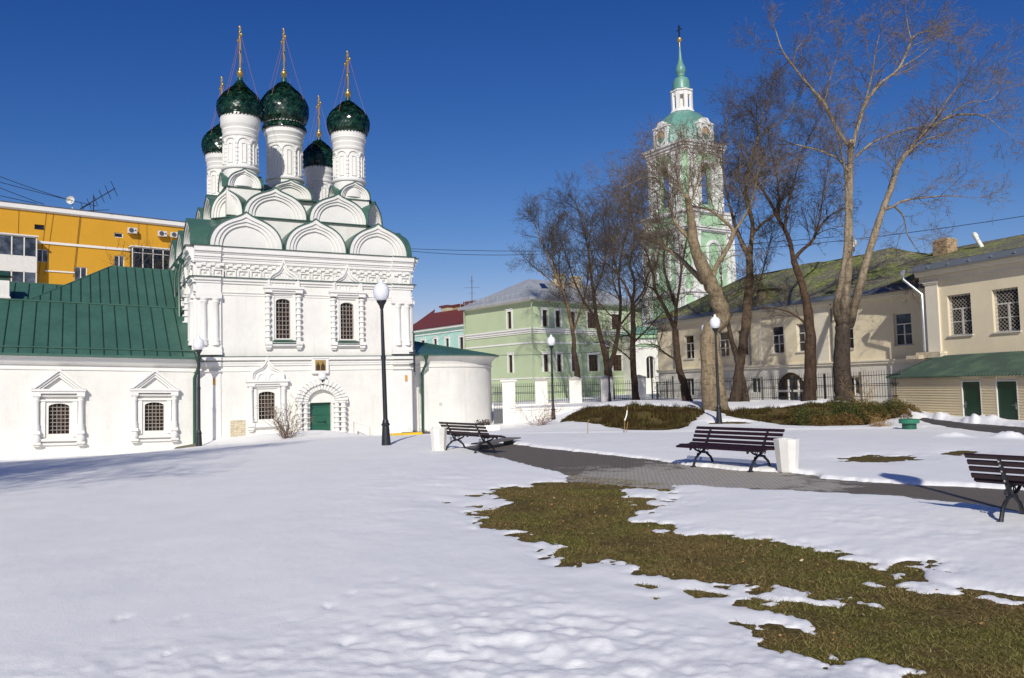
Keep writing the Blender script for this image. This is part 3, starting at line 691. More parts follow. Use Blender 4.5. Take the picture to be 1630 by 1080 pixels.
gable(face(cc[0]+HX, cc[1]-AP, pi/4), L_/2, Z2, L_/2*1.12, 1.42, 1.0, church)
gable(face(cc[0]-HX, cc[1]+AP, -3*pi/4), L_/2, Z2, L_/2*1.12, 1.42, 1.0, church)

def scales(mb, cx, cy, prof, rows, across):
    """rows of shield-shaped glazed tiles following an onion profile"""
    seg = []; tot = 0
    for (r0, z0), (r1, z1) in zip(prof[:-1], prof[1:]): l = sqrt((r1-r0)**2+(z1-z0)**2); seg.append((tot, l, r0, z0, r1, z1)); tot += l
    def at(s):
        for t0, l, r0, z0, r1, z1 in seg:
            if s <= t0 + l: k = (s-t0)/l; return r0+(r1-r0)*k, z0+(z1-z0)*k, (r1-r0)/l, (z1-z0)/l
        return prof[-1][0], prof[-1][1], 0, 1
    hh = tot/rows*1.55
    for j in range(rows):
        s = tot*(j+.5)/rows; r, z, dr, dz = at(s)
        n = max(6, int(across*min(1, r/prof[3][0]*1.05) + .5)); wd = 2*pi/n*.53
        nr, nz = dz, -dr
        for i in range(n):
            a = 2*pi*(i + .5*(j % 2))/n; v = []; j1, j2 = random.uniform(-.011, .011), random.uniform(-.011, .011)
            for (u, q, o_) in ((-1, .55, .004), (-1, -.05, .02), (0, -.55, .045), (1, -.05, .02), (1, .55, .004)):
                rj = j1*u + j2*q*2; ss = min(max(s + q*hh, 0), tot); rr, zz, _, _ = at(ss); rr += nr*(o_ + rj); zz += nz*(o_ + rj)
                aa = a + u*wd*(1 if q > -.5 else 0)
                v.append((cx+rr*cos(aa), cy+rr*sin(aa), zz))
            mb.add(v, [(0, 1, 2, 3, 4)])
def wrapT(cx, cy, r):
    """bend a flat strip round a drum: x is arc length, y is depth inwards"""
    return lambda x, y, z: (cx + (r - y)*cos(x/r), cy + (r - y)*sin(x/r), z)
def drum_dome(cx, cy, r, zb, ring, neck, capr, dbot, wr, wide, tip, ball, top, skirt=False, hidden=False):
    m = MB(); H = neck - ring
    prof = [(r*1.03, zb), (r*1.03, ring-.1), (r*1.12, ring-.07), (r*1.15, ring), (r*1.12, ring+.06), (r, ring+.1), (r*.99, neck-.18), (r*1.05, neck-.15), (r*1.08, neck-.05), (r*1.02, neck), (r*1.06, neck+.1*1),
            (r*1.1, neck+.2), (r*1.06, neck+.26), (r*1.12, neck+.38), (r*1.18, neck+.46), (capr*.99, dbot-.32), (capr, dbot-.28), (capr, dbot-.1), (capr*.9, dbot-.09)]
    m.lathe(cx, cy, prof, 36)
    nt = 34
    for i in range(nt):   # notched rim
        a = 2*pi*i/nt; w = 2*pi/nt*.3
        m.add([(cx+rr*cos(t_), cy+rr*sin(t_), z) for z in (dbot-.12, dbot-.02) for rr, t_ in ((capr*.9, a-w), (capr*1.01, a-w), (capr*1.01, a+w), (capr*.9, a+w))], [(0,3,2,1),(4,5,6,7),(0,1,5,4),(1,2,6,5),(2,3,7,6),(3,0,4,7)])
    body = m.build('drum', WHITE_TRIM, church, 35)
    d = MB(); TW = wrapT(cx, cy, r); nb_ = 8; p = 2*pi*r/nb_
    z0, z1 = ring + .14, neck - .52
    for i in range(nb_):
        x = p*(i + .5)
        a = x/r
        q = MB(); bead_column(q, 0, z0, z1, .055, 0, 5, 1.5)
        d.add([(cx + r*cos(a) + vx, cy + r*sin(a) + vy, vz) for vx, vy, vz in q.v], q.f)
        # arch to the next column and a sunk slit framed by thin fillets
        o_ = [(x + p/2 + (p/2-.01)*cos(pi-pi*k/8), z1 + .3*sin(pi*k/8)) for k in range(9)]
        i_ = [(x + p/2 + (p/2-.075)*cos(pi-pi*k/8), z1 + .22*sin(pi*k/8)) for k in range(9)]
        d.T = TW; d.ring(o_, i_, -.05, .01)
        c = x + p/2
        d.box(c-.12, c-.08, -.045, .01, z0+.1, z1-.05); d.box(c+.08, c+.12, -.045, .01, z0+.1, z1-.05); d.box(c-.12, c+.12, -.045, .01, z1-.05, z1-.01); d.box(c-.12, c+.12, -.045, .01, z0+.06, z0+.1)
        d.T = None
    d.build('arcade', WHITE_TRIM, body, 35)
    Hd = tip - dbot; k = (wide - dbot)
    dp = [(capr*1.02, dbot-.03), (wr*.93, dbot+k*.22), (wr*.985, dbot+k*.6), (wr, wide), (wr*.975, wide+Hd*.1), (wr*.88, wide+Hd*.21), (wr*.73, wide+Hd*.32), (wr*.55, wide+Hd*.42), (wr*.38, wide+Hd*.51), (wr*.25, wide+Hd*.59), (wr*.16, tip-.1), (wr*.12, tip)]
    dm = MB(); dm.lathe(cx, cy, [(r_-.012, z_) for r_, z_ in dp], 40)
    scales(dm, cx, cy, dp[:-1], 22, 44)
    if skirt:
        sp = [(capr*1.12, dbot-.42), (capr*1.1, dbot-.25), (capr*.98, dbot-.05)]
        dm.lathe(cx, cy, [(capr*.9, dbot-.4)] + [(a-.012, b) for a, b in sp], 40, cap=False); scales(dm, cx, cy, sp + [(capr*.9, dbot-.0)], 4, 44)
    dome = dm.build('dome', TILE, church)
    nk = MB(); nk.lathe(cx, cy, [(wr*.13, tip-.12), (wr*.115, tip+.1), (.085, ball-.16)], 14); nk.build('dome_neck', ROOF_DK, dome, 40)
    cr = MB(); cr.sphere(cx, cy, ball, .17, 16, 10); cr.lathe(cx, cy, [(.1, ball-.26), (.14, ball-.22), (.1, ball-.17)], 14); cr.lathe(cx, cy, [(.07, ball+.16), (.05, ball+.3), (.04, ball+.34)], 10)
    hgt = top - ball
    T2 = lambda x, y, z: (cx + y, cy + x, z)
    c2 = MB(T2); c2.box(-.055, .055, -.04, .04, ball+.2, top)
    zc = top - hgt*.23
    c2.box(-.4, .4, -.028, .028, zc-.045, zc+.045); c2.box(-.2, .2, -.028, .028, zc+.26, zc+.33)
    zl = ball + hgt*.42; c2.prism([(-.24, zl+.1), (-.24, zl+.17), (.24, zl-.1), (.24, zl-.17)], -.028, .028)
    for x_ in (-.4, .4): c2.sphere(x_, 0, zc, .075, 8, 6)
    c2.sphere(0, 0, top, .07, 8, 6); c2.sphere(0, 0, zc, .08, 8, 6)
    cr.add(c2.v, c2.f); cross = cr.build('cross', GOLD, church, 45)
    ch = MB()
    for sx in (-1, 1):
        for sy in (-1, 1):
            e = wide + Hd*.16; rr = wr*.93
            P = [(cx, cy + sx*.38, zc-.04), (cx + sy*rr*.71, cy + sx*rr*.71, e)]
            mid = tuple((a+b)/2 for a, b in zip(*P)); mid = (mid[0], mid[1], mid[2]-.06)
            ch.tube([P[0], mid, P[1]], .008, 4)
    ch.build('cross_chain', CHAIN, cross)
    return body
def pedestal(cx, cy, hw, z0, z1, kh):
    m = MB(); m.box(cx-hw, cx+hw, cy-hw, cy+hw, 10.5, z1); o = m.build('pedestal', WHITE, church)
    g = MB(); g.box(cx-hw-.08, cx+hw+.08, cy-hw-.08, cy+hw+.08, z1, z1+.03)
    a = [(cx-hw,cy-hw),(cx+hw,cy-hw),(cx+hw,cy+hw),(cx-hw,cy+hw)]; g.add([(cx+(x-cx)*.5,cy+(y-cy)*.5,z1+.03) for x,y in a]+[(cx+(x-cx)*.3,cy+(y-cy)*.3,z1+kh*.6) for x,y in a], [(0,1,5,4),(1,2,6,5),(2,3,7,6),(3,0,4,7)])
    g.build('pedestal_roof', ROOF_G, o)
    for yw in (0, pi/2, -pi/2):
        T = face(cx + (-hw*cos(yw) + hw*sin(yw)), cy + (-hw*sin(yw) - hw*cos(yw)), yw)
        gable(T, hw, z1+.03, hw*(.98 if yw == 0 else .76), kh*(1 if yw == 0 else .9), hw*.7, church)
dcx, dcy, dd_, de_ = 5.4, 5.6, 2.85, 3.2
pedestal(2.44, dcy-de_, .82, 11.4, 11.88, .92); pedestal(8.09, dcy-de_, .82, 11.4, 11.82, .9); pedestal(dcx-dd_, dcy+de_, .8, 11.4, 11.8, .9); pedestal(dcx+dd_, dcy+de_, .8, 11.4, 11.8, .9)
pedestal(dcx, dcy, 1.15, 11.4, 12.25, 1.0)
drum_dome(2.44, dcy-de_, .82, 12.0, 12.98, 14.72, .97, 15.66, 1.13, 16.18, 17.68, 18.04, 20.45)
drum_dome(8.09, dcy-de_, .80, 12.0, 12.93, 14.75, .93, 15.58, 1.13, 16.23, 17.50, 17.87, 20.2)
drum_dome(dcx-dd_, dcy+de_, .78, 12.0, 12.9, 14.7, .9, 15.48, 1.09, 16.1, 17.45, 17.8, 20.13)
drum_dome(dcx+dd_, dcy+de_, .80, 12.0, 12.9, 14.55, .9, 15.35, 1.02, 16.0, 17.2, 17.57, 19.91)
drum_dome(dcx, dcy, .94, 12.4, 13.5, 15.62, 1.06, 16.78, 1.33, 17.62, 19.22, 19.71, 22.27, skirt=True)

# apse: low rounded altar end with a shallow green roof
ax, ay, ar = 13.25, 5.5, 4.3
ap = MB(); outl = [(W_-.2, ay-ar)] + [(ax + ar*cos(t), ay + ar*sin(t)) for t in [-pi/2 + pi*i/40 for i in range(41)]] + [(W_-.2, ay+ar)]
def off(k): return [(W_-.2, ay-ar-k)] + [(ax + (ar+k)*cos(t), ay + (ar+k)*sin(t)) for t in [-pi/2 + pi*i/40 for i in range(41)]] + [(W_-.2, ay+ar+k)]
n_ = len(outl)
lev = [(0, -1.7), (0, 2.82), (.06, 2.84), (.06, 2.94), (.02, 2.96), (.05, 3.1), (.14, 3.25), (.26, 3.36), (.33, 3.42), (.33, 3.47)]
vv = []; ff = []
for k, z in lev: vv += [(x, y, z) for x, y in off(k)]
for j in range(len(lev)-1): ff += [(j*n_+i, j*n_+i+1, (j+1)*n_+i+1, (j+1)*n_+i) for i in range(n_-1)]
ap.add(vv, ff); apse = ap.build('apse_wall', WHITE, church, 30)
rf = MB(); e = off(.5); k_ = off(.42); pk = (W_-.2, ay, 4.9)
rf.add([(x, y, 3.46) for x, y in e] + [(x, y, 3.52) for x, y in e] + [pk], [(i, i+1, n_+i+1, n_+i) for i in range(n_-1)] + [(n_+i, n_+i+1, 2*n_) for i in range(n_-1)] + [tuple(range(n_-1, -1, -1))])
for i in range(0, n_, 3):
    x, y = e[i]; rf.tube([(x, y, 3.54), (pk[0]+(x-pk[0])*.06, pk[1]+(y-pk[1])*.06, pk[2]-.06)], .018, 4)
rf.build('apse_roof', ROOF_G, church, 25)
dp = MB(); px_, py_ = 11.7, ay-ar
dp.lathe(px_, py_-.42, [(.08,3.25),(.13,3.4),(.13,3.5)], 10); dp.tube([(px_,py_-.42,3.3),(px_,py_-.42,3.0),(px_-.12,py_-.12,2.55),(px_-.14,py_-.1,-.9)], .075, 8); dp.build('downpipe', ROOF_DK, church, 40)
vn = MB(); vn.box(12.6, 12.78, ay-ar-.02, ay-ar+.02, .72, .88); vn.build('vent_grille', SOCLE, church)
# lamp globe over the door
lg = thing('wall_lamp', 'small white globe lamp fixed to the church wall above the green door', 'lamp', (0,0,0)); lg.matrix_world = church.matrix_world
lg.location = CH0; lg.rotation_euler = (0,0,YAW)
b = MB(); b.sphere(5.73, -.3, 2.42, .2, 18, 12); b.build('globe', GLOBE, lg, 60)
b = MB(); b.lathe(5.73, -.3, [(.04,2.0),(.06,2.1),(.1,2.22),(.1,2.26)], 12); b.tube([(5.73,-.3,2.05),(5.73,.0,2.0)], .03, 6); b.build('bracket', IRON, lg, 40)

# ------------------------------------------------------------------ refectory on the left, settled a little
ref = thing('refectory', 'low white church refectory with green seamed roof and two gabled windows', 'building', CH0, YAW)
SH = lambda T=None: shearT(T, .031, -3.8)
X0 = -13.0
m = MB(SH()); hl = [(-5.83, -5.07, .14, 1.42, .14), (-2.15, -1.37, .2, 1.46, .14)]
wall_holes(m, X0, .05, -1.6, 3.05, hl, .3)
m.add([(X0,0,-1.6),(X0,8,-1.6),(X0,8,3.4),(X0,0,3.4)], [(0,1,2,3)])
wl = m.build('wall', WHITE, ref)
m = MB(SH()); m.box(X0, .03, -.05, .02, 2.85, 2.92); m.box(X0, .03, -.025, .02, 2.92, 3.04); m.box(X0, .0, -.05, .02, -1.6, -.8)
pr = [(0.0, 3.04), (-.1, 3.06), (-.2, 3.12), (-.3, 3.22), (-.37, 3.36), (-.40, 3.38), (-.40, 3.46), (0, 3.46)]
m.add([(x, y, z) for x in (X0, .02) for y, z in pr], [(i, i+1, 8+i+1, 8+i) for i in range(7)] + [tuple(range(8)), tuple(range(15, 7, -1))])
m.build('cornice', WHITE_TRIM, ref)
rm = MB(SH())
e0, e1, rg = (-.5, 3.52), (-.5, 3.58), (3.2, 6.05)
def slope(mb, quad, th=.05):
    mb.add([p for p in quad] + [(x, y, z-th) for x, y, z in quad], [(0,1,2,3),(7,6,5,4),(0,4,5,1),(1,5,6,2),(2,6,7,3),(3,7,4,0)])
slope(rm, [(X0,-.55,3.5),(.0,-.55,3.5),(-.02,3.2,6.05),(X0,3.2,6.05)], .06)
rm.box(X0, .02, -.57, -.5, 3.40, 3.5)
def seams(mb, p0, p1, q0, q1, n, lean=0):
    for i in range(n+1):
        t = i/n; a = tuple(p0[k]+(p1[k]-p0[k])*t for k in range(3)); b = tuple(q0[k]+(q1[k]-q0[k])*t for k in range(3))
        mb.tube([(a[0],a[1],a[2]+.012), (b[0],b[1],b[2]+.012)], .026, 4)
sm_ = MB(SH()); seams(sm_, (X0+.3,-.55,3.5), (-.1,-.55,3.5), (X0+.3,3.2,6.05), (-.1,3.2,6.05), 24)
rm.tube([(X0,-.2,3.78),(-.02,-.2,3.78)], .035, 6); rm.tube([(X0,3.2,6.08),(-.02,3.2,6.08)], .045, 6)
fr_ = rm.build('front_roof', ROOF_G, ref); sm_.build('roof_seam', SEAM, fr_)
r2 = MB(SH())
A_, B_, Cc_, Dd_ = (-6.9,3.3,6.0), (.0,3.3,6.0), (.0,6.6,8.42), (-3.25,6.6,8.42)
r2.add([A_, B_, Cc_, Dd_, (-6.9,9.9,6.0), (.0,9.9,6.0)], [(0,1,2,3),(0,3,4),(3,2,5,4)])
sm_ = MB(SH())
for i in range(17):
    x = -6.7 + 6.6*i/16; zt = min(1, (x+6.9)/3.65) if x < -3.25 else 1
    sm_.tube([(x,3.3,6.02),(x,3.3+3.3*zt,6.02+2.42*zt)], .026, 4)
r2.tube([A_, Dd_], .04, 6); r2.tube([Dd_, Cc_], .04, 6); sm_.build('roof_seam', SEAM, r2.build('rear_roof', ROOF_G, ref))
r3 = MB(SH()); r3.add([(X0,4.2,5.6),(-4.2,4.2,5.6),(-5.2,6.9,7.3),(X0,6.9,7.3),(X0,10,5.6),(-4.2,10,5.6)], [(0,1,2,3),(1,5,2),(3,2,5,4)])
sm_ = MB(SH())
for i in range(14): x = X0 + .3 + (7.6)*i/13; sm_.tube([(x,4.2,5.62),(x,6.9,7.32)], .026, 4)
r3.tube([(X0,6.9,7.32),(-5.2,6.9,7.32)], .04, 6); sm_.build('roof_seam', SEAM, r3.build('side_roof', ROOF_G, ref))
ch = MB(SH()); ch.box(-8.12,-7.55,4.6,5.2,5.4,7.1); ch.box(-8.16,-7.5,4.55,5.25,5.9,6.35); cho = ch.build('chimney', WHITE, ref)
ch = MB(SH()); ch.box(-8.05,-7.6,4.65,5.15,7.1,7.32); ch.add([(-8.2,4.5,7.32),(-7.47,4.5,7.32),(-7.47,5.3,7.32),(-8.2,5.3,7.32),(-7.83,4.9,7.6)],[(0,1,4),(1,2,4),(2,3,4),(3,0,4),(0,3,2,1)]); ch.build('chimney_cap', ROOF_DK, cho)
def pediment_window(cx, z0, z1, w):
    m = MB(SH()); half = .93
    m.box(cx-half+.24, cx-w/2-.12, -.07, .02, z0-.12, z1+.1); m.box(cx+w/2+.12, cx+half-.24, -.07, .02, z0-.12, z1+.1); m.box(cx-half+.24, cx+half-.24, -.1, .02, z1+.1, z1+.17)
    for sx in (-1, 1):
        x = cx+sx*(half-.12)
        column(m, x, z0+.14, z1+.3, .1, -.12)
        m.box(x-.15, x+.15, -.28, .02, z1+.3, z1+.42)
        m.box(x-.14, x+.14, -.27, .02, z0+.0, z0+.14); m.lathe(x, -.12, [(.1,z0-.0),(.15,z0-.12),(.17,z0-.22),(.12,z0-.33)], 12); m.box(x-.16, x+.16, -.28, .02, z0-.42, z0-.33); m.box(x-.12, x+.12, -.2, .02, z0-.5, z0-.42)
    for z, p, e in ((z1+.3, .16, .0), (z1+.42, .28, .04), (z1+.52, .33, .08)): m.box(cx-half-e, cx+half+e, -p, .02, z, z+.1 if z > z1+.35 else z+.08)
    zt = z1 + .62; hh = .85
    for k, (s, y) in enumerate(((1.0, -.36), (.84, -.29), (.7, -.23), (.56, -.17))):
        s2 = (.86, .72, .58, 0)[k]; b = half+.08
        if s2: m.ring([(cx-b*s, zt), (cx, zt+hh*s), (cx+b*s, zt)], [(cx-b*s2, zt), (cx, zt+hh*s2), (cx+b*s2, zt)], y, .02)
        else: m.prism([(cx-b*s, zt), (cx, zt+hh*s), (cx+b*s, zt)], -.08, .02)
    m.box(cx-half+.15, cx+half-.15, -.15, .02, z0-.3, z0-.2); m.box(cx-half+.15, cx+half-.15, -.1, .02, z0-.46, z0-.38)
    o = m.build('window', WHITE_TRIM, ref, 40)
    grille_and_pane(o, cx, w, z0, z1, SH(), 5, 8, .14, GLASS_W)
pediment_window(-5.45, .14, 1.42, .76); pediment_window(-1.76, .2, 1.46, .76)
dp = MB(); dp.lathe(.02,-.5,[(.07,3.15),(.15,3.32),(.15,3.42)],10); dp.tube([(.02,-.5,3.25),(.04,-.48,2.95),(-.1,-.16,2.45),(-.1,-.14,-.9)],.075,8); dp.build('downpipe', ROOF_DK, ref, 40)
# ------------------------------------------------------------------ generic window for the plainer houses
def casement(parent, T, cx, w, z0, z1, depth, frame_mat, pane_mat, style='t', bw=.07, surround=None, sill=None, lattice=False):
    m = MB(T); d = depth
    a, b = cx-w/2, cx+w/2
    m.box(a, a+bw, d-.08, d, z0, z1); m.box(b-bw, b, d-.08, d, z0, z1); m.box(a+bw, b-bw, d-.08, d, z0, z0+bw); m.box(a+bw, b-bw, d-.08, d, z1-bw, z1)
    h = z1-z0
    if style == 't':
        zt = z0+h*.66; m.box(a+bw, b-bw, d-.085, d, zt-bw*.5, zt+bw*.5); m.box(cx-bw*.6, cx+bw*.6, d-.086, d, z0+bw, zt-bw*.5)
        zm = z0+h*.34; m.box(a+bw, cx-bw*.6, d-.07, d-.003, zm-.02, zm+.02); m.box(cx+bw*.6, b-bw, d-.07, d-.003, zm-.02, zm+.02)
    elif style == '2': m.box(cx-bw*.5, cx+bw*.5, d-.085, d, z0+bw, z1-bw)
    elif style == '3':
        for k in (1, 2): x = a+w*k/3; m.box(x-bw*.5, x+bw*.5, d-.085, d, z0+bw, z1-bw)
        m.box(a+bw, b-bw, d-.09, d, z0+h*.68, z0+h*.68+bw)
    o = m.build('window', frame_mat, parent)
    p = MB(T); p.box(a, b, d-.03, d-.015, z0, z1); p.build('pane', pane_mat, o)
    if surround:
        s = MB(T); q = surround; s.box(a-q, a, -.05, .03, z0-q*.3, z1+q); s.box(b, b+q, -.05, .03, z0-q*.3, z1+q); s.box(a, b, -.05, .03, z1, z1+q); s.box(a-q-.05, b+q+.05, -.1, .03, z1+q, z1+q+.08)
        s.build('surround', WHITE_TRIM, o)
    if sill is not None:
        s = MB(T); s.box(a-.06, b+.06, -.1, d-.08, z0-.06, z0-.0); s.build('sill', sill, o)
    if lattice:
        g = MB(T); y = d-.14; st = .2; n = int((w+h)/st)+2
        for i in range(n):
            for sx in (1, -1):
                P = []
                c = -h + i*st     # line x - z = c (in opening coordinates)
                x0_, x1_ = max(0, c), min(w, c+h)
                if x1_ - x0_ > .03:
                    P = [(x0_, x0_-c), (x1_, x1_-c)]
                    if sx < 0: P = [(w-x, z) for x, z in P]
                    g.tube([(a+x, y, z0+z) for x, z in P], .009, 4)
        g.build('lattice', GRILLE, o)
    return o
def pipe(parent, T, x, zt, zb, mat, r=.07, y=-.12, kick=None):
    m = MB(T)
    pts = [(x, y, zt-.3), (x, y, zb)]
    if kick: pts = [(x+kick[0], y+kick[1], zt), (x+kick[0], y+kick[1], zt-.25), (x, y, zt-kick[2]), (x, y, zb)]
    m.tube(pts, r, 8); m.lathe(*( (x+(kick[0] if kick else 0)), y+(kick[1] if kick else 0)), [(r, zt-.1), (r*2.2, zt+.12), (r*2.2, zt+.25)], 8)
    return m.build('downpipe', mat, parent, 40)

# ------------------------------------------------------------------ beige house on the right
rh = thing('beige_house', 'two storey beige house on the right with latticed windows and mossy roof', 'house', (22.55, 42.2, 0), R(-67.75))
m = MB(); XE = 15
H = [(1.08, 2.42, 3.7, 5.82), (3.58, 4.92, 3.7, 5.82), (6.1, 7.4, 3.7, 5.82), (8.6, 9.9, 3.7, 5.82)]
wall_holes(m, -.15, XE, -1, 6.75, H, .3)
m.add([(-.15,0,-1),(-.15,10,-1),(-.15,10,6.75),(-.15,0,6.75)], [(0,1,2,3)])
m.build('wall', BEIGE, rh)
m = MB(); m.box(-.12, .62, -.12, .0, -1, 6.52); m.box(-.18, .68, -.17, .0, 6.52, 6.6); m.box(-.22, .72, -.21, .0, 6.6, 6.7); m.build('pilaster', BEIGE_L, rh)
m = MB(); pr = [(0, 6.66), (-.06, 6.66), (-.06, 6.74), (-.02, 6.75), (-.02, 6.98), (-.3, 6.98), (-.34, 7.1), (-.34, 7.18), (-.42, 7.19), (-.42, 7.28), (0, 7.28)]
m.add([(x - (-.1 if x > 0 else .35), y, z) for x in (-.2, XE) for y, z in pr], [(i, i+1, 11+i+1, 11+i) for i in range(10)] + [tuple(range(11)), tuple(range(21, 10, -1))])
m.build('cornice', BEIGE_L, rh)
m = MB(); m.add([(-.75,-.6,7.3),(XE,-.6,7.3),(XE,.15,7.72),(-.75,.15,7.72),(-.75,-.6,7.22),(XE,-.6,7.22)], [(0,1,2,3),(0,4,5,1)])
for i in range(12): m.box(.4+i*1.2, .44+i*1.2, -.55, -.4, 7.38, 7.5)
m.build('eave_sheet', STEEL_BLUE, rh)
m = MB()
rr_ = random.Random(3); nx_, ny_ = 40, 10; gv = []
for j in range(ny_+1):
    for i in range(nx_+1):
        x = -3.2 + (XE+3.2)*i/nx_; y = .1 + 4.6*j/ny_; gv.append((x, y, 7.70 + 1.42*j/ny_ + rr_.uniform(-.03, .03)))
m.add(gv, [(j*(nx_+1)+i, j*(nx_+1)+i+1, (j+1)*(nx_+1)+i+1, (j+1)*(nx_+1)+i) for j in range(ny_) for i in range(nx_)])
m.add([(-3.2,4.7,9.12),(XE,4.7,9.12),(XE,9.5,7.6),(-3.2,9.5,7.6)], [(0,1,2,3)])
roof = m.build('roof', MOSS, rh)
m = MB(); m.box(-1.72,-.78,2.6,3.4,7.9,9.35); m.box(-1.62,-.9,2.68,3.32,9.35,9.42)
rb = random.Random(5)
for k in range(14): m.box(-1.74+rb.uniform(0,.6), -1.74+.25+rb.uniform(.2,.7), 2.57, 2.6, 8.2+k*.08, 8.26+k*.08)
m.build('chimney', BRICK, roof)
m = MB(); m.tube([(1.25,2.8,8.3),(.72,2.8,9.35)], .11, 10); m.tube([(.86,2.8,9.1),(.76,2.8,9.3)], .13, 10); m.build('vent_pipe', CONC_W, roof, 40)
pipe(rh, None, -.3, 7.2, 2.95, SILVER, .075, -.16, (-.75, -.45, 1.15))
for h in H: casement(rh, None, (h[0]+h[1])/2, h[1]-h[0], h[2], h[3], .3, WOODW, GLASS, 't', .07, None, SOCLE, True)
for h in H:
    pass
m = MB(); m.box(-.6, .9, -.5, .05, 2.6, 2.9); m.box(-.9, -.1, -.9, -.2, 2.55, 2.75); m.build('rubble_ledge', BRICK_W, rh)

# ------------------------------------------------------------------ siding shed against it
sh = thing('shed', 'low shed in pale siding with green corrugated roof and two dark green doors', 'shed', (20.19, 42.0, 0), R(-79.25))
XS = 10.5
m = MB(); D = [(5.05, 6.15, -.7, 1.33), (7.1, 8.2, -.7, 1.33)]
nb = 19; zb, zt = -.8, 1.56
def side_strip(m, xa, xb, T=None):
    for k in range(nb):
        a = zb+(zt-zb)*k/nb; b = zb+(zt-zb)*(k+1)/nb
        m.add([(xa,-.055,a),(xb,-.055,a),(xb,-.012,b),(xa,-.012,b),(xa,.0,a),(xb,.0,a)], [(0,1,2,3),(0,4,5,1)], T)
for a, b in ((0, 5.05), (6.15, 7.1), (8.2, XS)): side_strip(m, a, b)
for d in D: m.box(d[0], d[1], 0, .02, 1.33, zt)
side_strip(m, 0, 2.2, face(0, 2.2, -pi/2))
m.build('siding', SIDING, sh)
m = MB(); m.box(-.06, .05, -.06, .06, -.8, 1.55); m.box(.98, 1.03, -.05, 0, -.8, .5)
for d in D: m.box(d[0]-.05, d[0], -.05, .04, -.8, 1.37); m.box(d[1], d[1]+.05, -.05, .04, -.8, 1.37); m.box(d[0], d[1], -.05, .04, 1.33, 1.37)
m.build('trim', WOODW, sh)
for k, d in enumerate(D):
    m = MB(); m.box(d[0], d[1], .01, .05, -.48, 1.33); o = m.build('door', plain('dark_green_door', '#0f3a26', .4, .1, 2) if k == 0 else bpy.data.materials['dark_green_door'], sh)
    x = d[0]+.12 if k == 0 else d[1]-.12; q = 1 if k == 0 else -1
    h = MB(); h.box(x-.035, x+.035, -.005, .012, .12, .4); h.tube([(x,-.0,.3),(x,-.06,.3),(x+q*.15,-.06,.3)], .014, 6); h.build('handle', SILVER, o, 40)
    m = MB(); m.box(d[0], d[1], .0, .3, -.9, -.48); m.build('threshold', SOCLE, sh)
m = MB()
def corr(m, P, Q, n, amp=.045):
    """corrugated sheet between two edges"""
    v = []
    for i in range(n+1):
        t = i/n; k = amp*(1 if i % 4 in (1, 2) else -1)
        for A, B in (P, Q): v.append((A[0]+(B[0]-A[0])*t, A[1]+(B[1]-A[1])*t, A[2]+(B[2]-A[2])*t + k))
    m.add(v, [(2*i, 2*i+2, 2*i+3, 2*i+1) for i in range(n)])
corr(m, ((-.15,-.22,1.6),(XS,-.22,1.6)), ((.9,2.25,2.66),(XS+1.05,2.25,2.66)), 220)
m.add([(-.15,-.22,1.59),(-.15,2.3,1.59),(.9,2.25,2.65)], [(0,1,2)])
m.tube([(-.15,-.22,1.63),(.9,2.25,2.69)], .03, 5)
m.build('roof', CORR, sh)

# ------------------------------------------------------------------ long beige building behind the trees
lb = thing('long_building', 'long beige building with mossy roof running back behind the bare trees', 'building', (22.94, 46.0, 0), R(-63))
XL = -23.3
wc = [-19.0, -17.3, -15.3, -12.0 - 1.3, -9.78, -7.45, -4.05, .0]
wc = [-19.2, -17.3, -15.2, -13.2, -9.78, -7.45, -4.05, -.02]
m = MB(); H = [(c-.58, c+.58, 3.46, 5.36) for c in wc]
wall_holes(m, XL, 3.2, 2.6, 6.5, H, .25)
m.add([(XL,0,-1),(XL,9,-1),(XL,9,6.5),(XL,0,6.5)], [(0,1,2,3)])
m.build('wall', BEIGE, lb)
m = MB(); HA = [(-10.3, -7.4, -1, 2.1, 1.35), (-14.6, -13.2, .5, 1.9), (-20, -18.8, .5, 1.9), (-12.6, -11.6, .7, 1.8), (-4.2, -3.2, .6, 1.7)]
wall_holes(m, XL, 3.2, -1, 2.45, HA, .3); m.build('socle', SOCLE, lb)
m = MB(); m.box(XL-.1, 3.2, -.12, .0, 2.45, 2.6); m.box(XL-.15, 3.2, -.2, .0, 2.6, 2.68); m.build('band', BEIGE_L, lb)
for a, b in ((-6.45, -5.35), (-16.4, -16.0), (-12.1+.55, -11.3)): m = MB(); m.box(a, b, -.05, .0, 2.68, 6.3); m.build('pilaster', BEIGE_L, lb)
m = MB(); m.box(-.0+1.3, 1.6, -.06, .0, 2.68, 6.3); m.build('pilaster', BEIGE_L, lb)
m = MB(); m.box(XL-.2, 3.2, -.12, .0, 6.3, 6.42); m.box(XL-.25, 3.2, -.32, .0, 6.42, 6.62); m.build('cornice', BEIGE_L, lb)
m = MB(); m.add([(XL-.7,-.6,6.66),(3.0,-.6,6.66),(3.0,.1,7.02),(XL-.7,.1,7.02),(XL-.7,-.6,6.6),(3.0,-.6,6.6)], [(0,1,2,3),(0,4,5,1)]); m.build('eave_sheet', STEEL_BLUE, lb)
m = MB(); gv = []; nx_, ny_ = 60, 12
for j in range(ny_+1):
    for i in range(nx_+1):
        t = j/ny_; xl = XL-.6 + 5.4*t; xr = 3.0 - 6.5*t*0
        x = xl + (xr-xl)*i/nx_; sag = .12*sin(x*.9)*t; gv.append((x, .05+5.95*t, 7.0 + 3.3*t + rr_.uniform(-.03,.03) + sag - (max(0, x+5.0)*.28)*t))
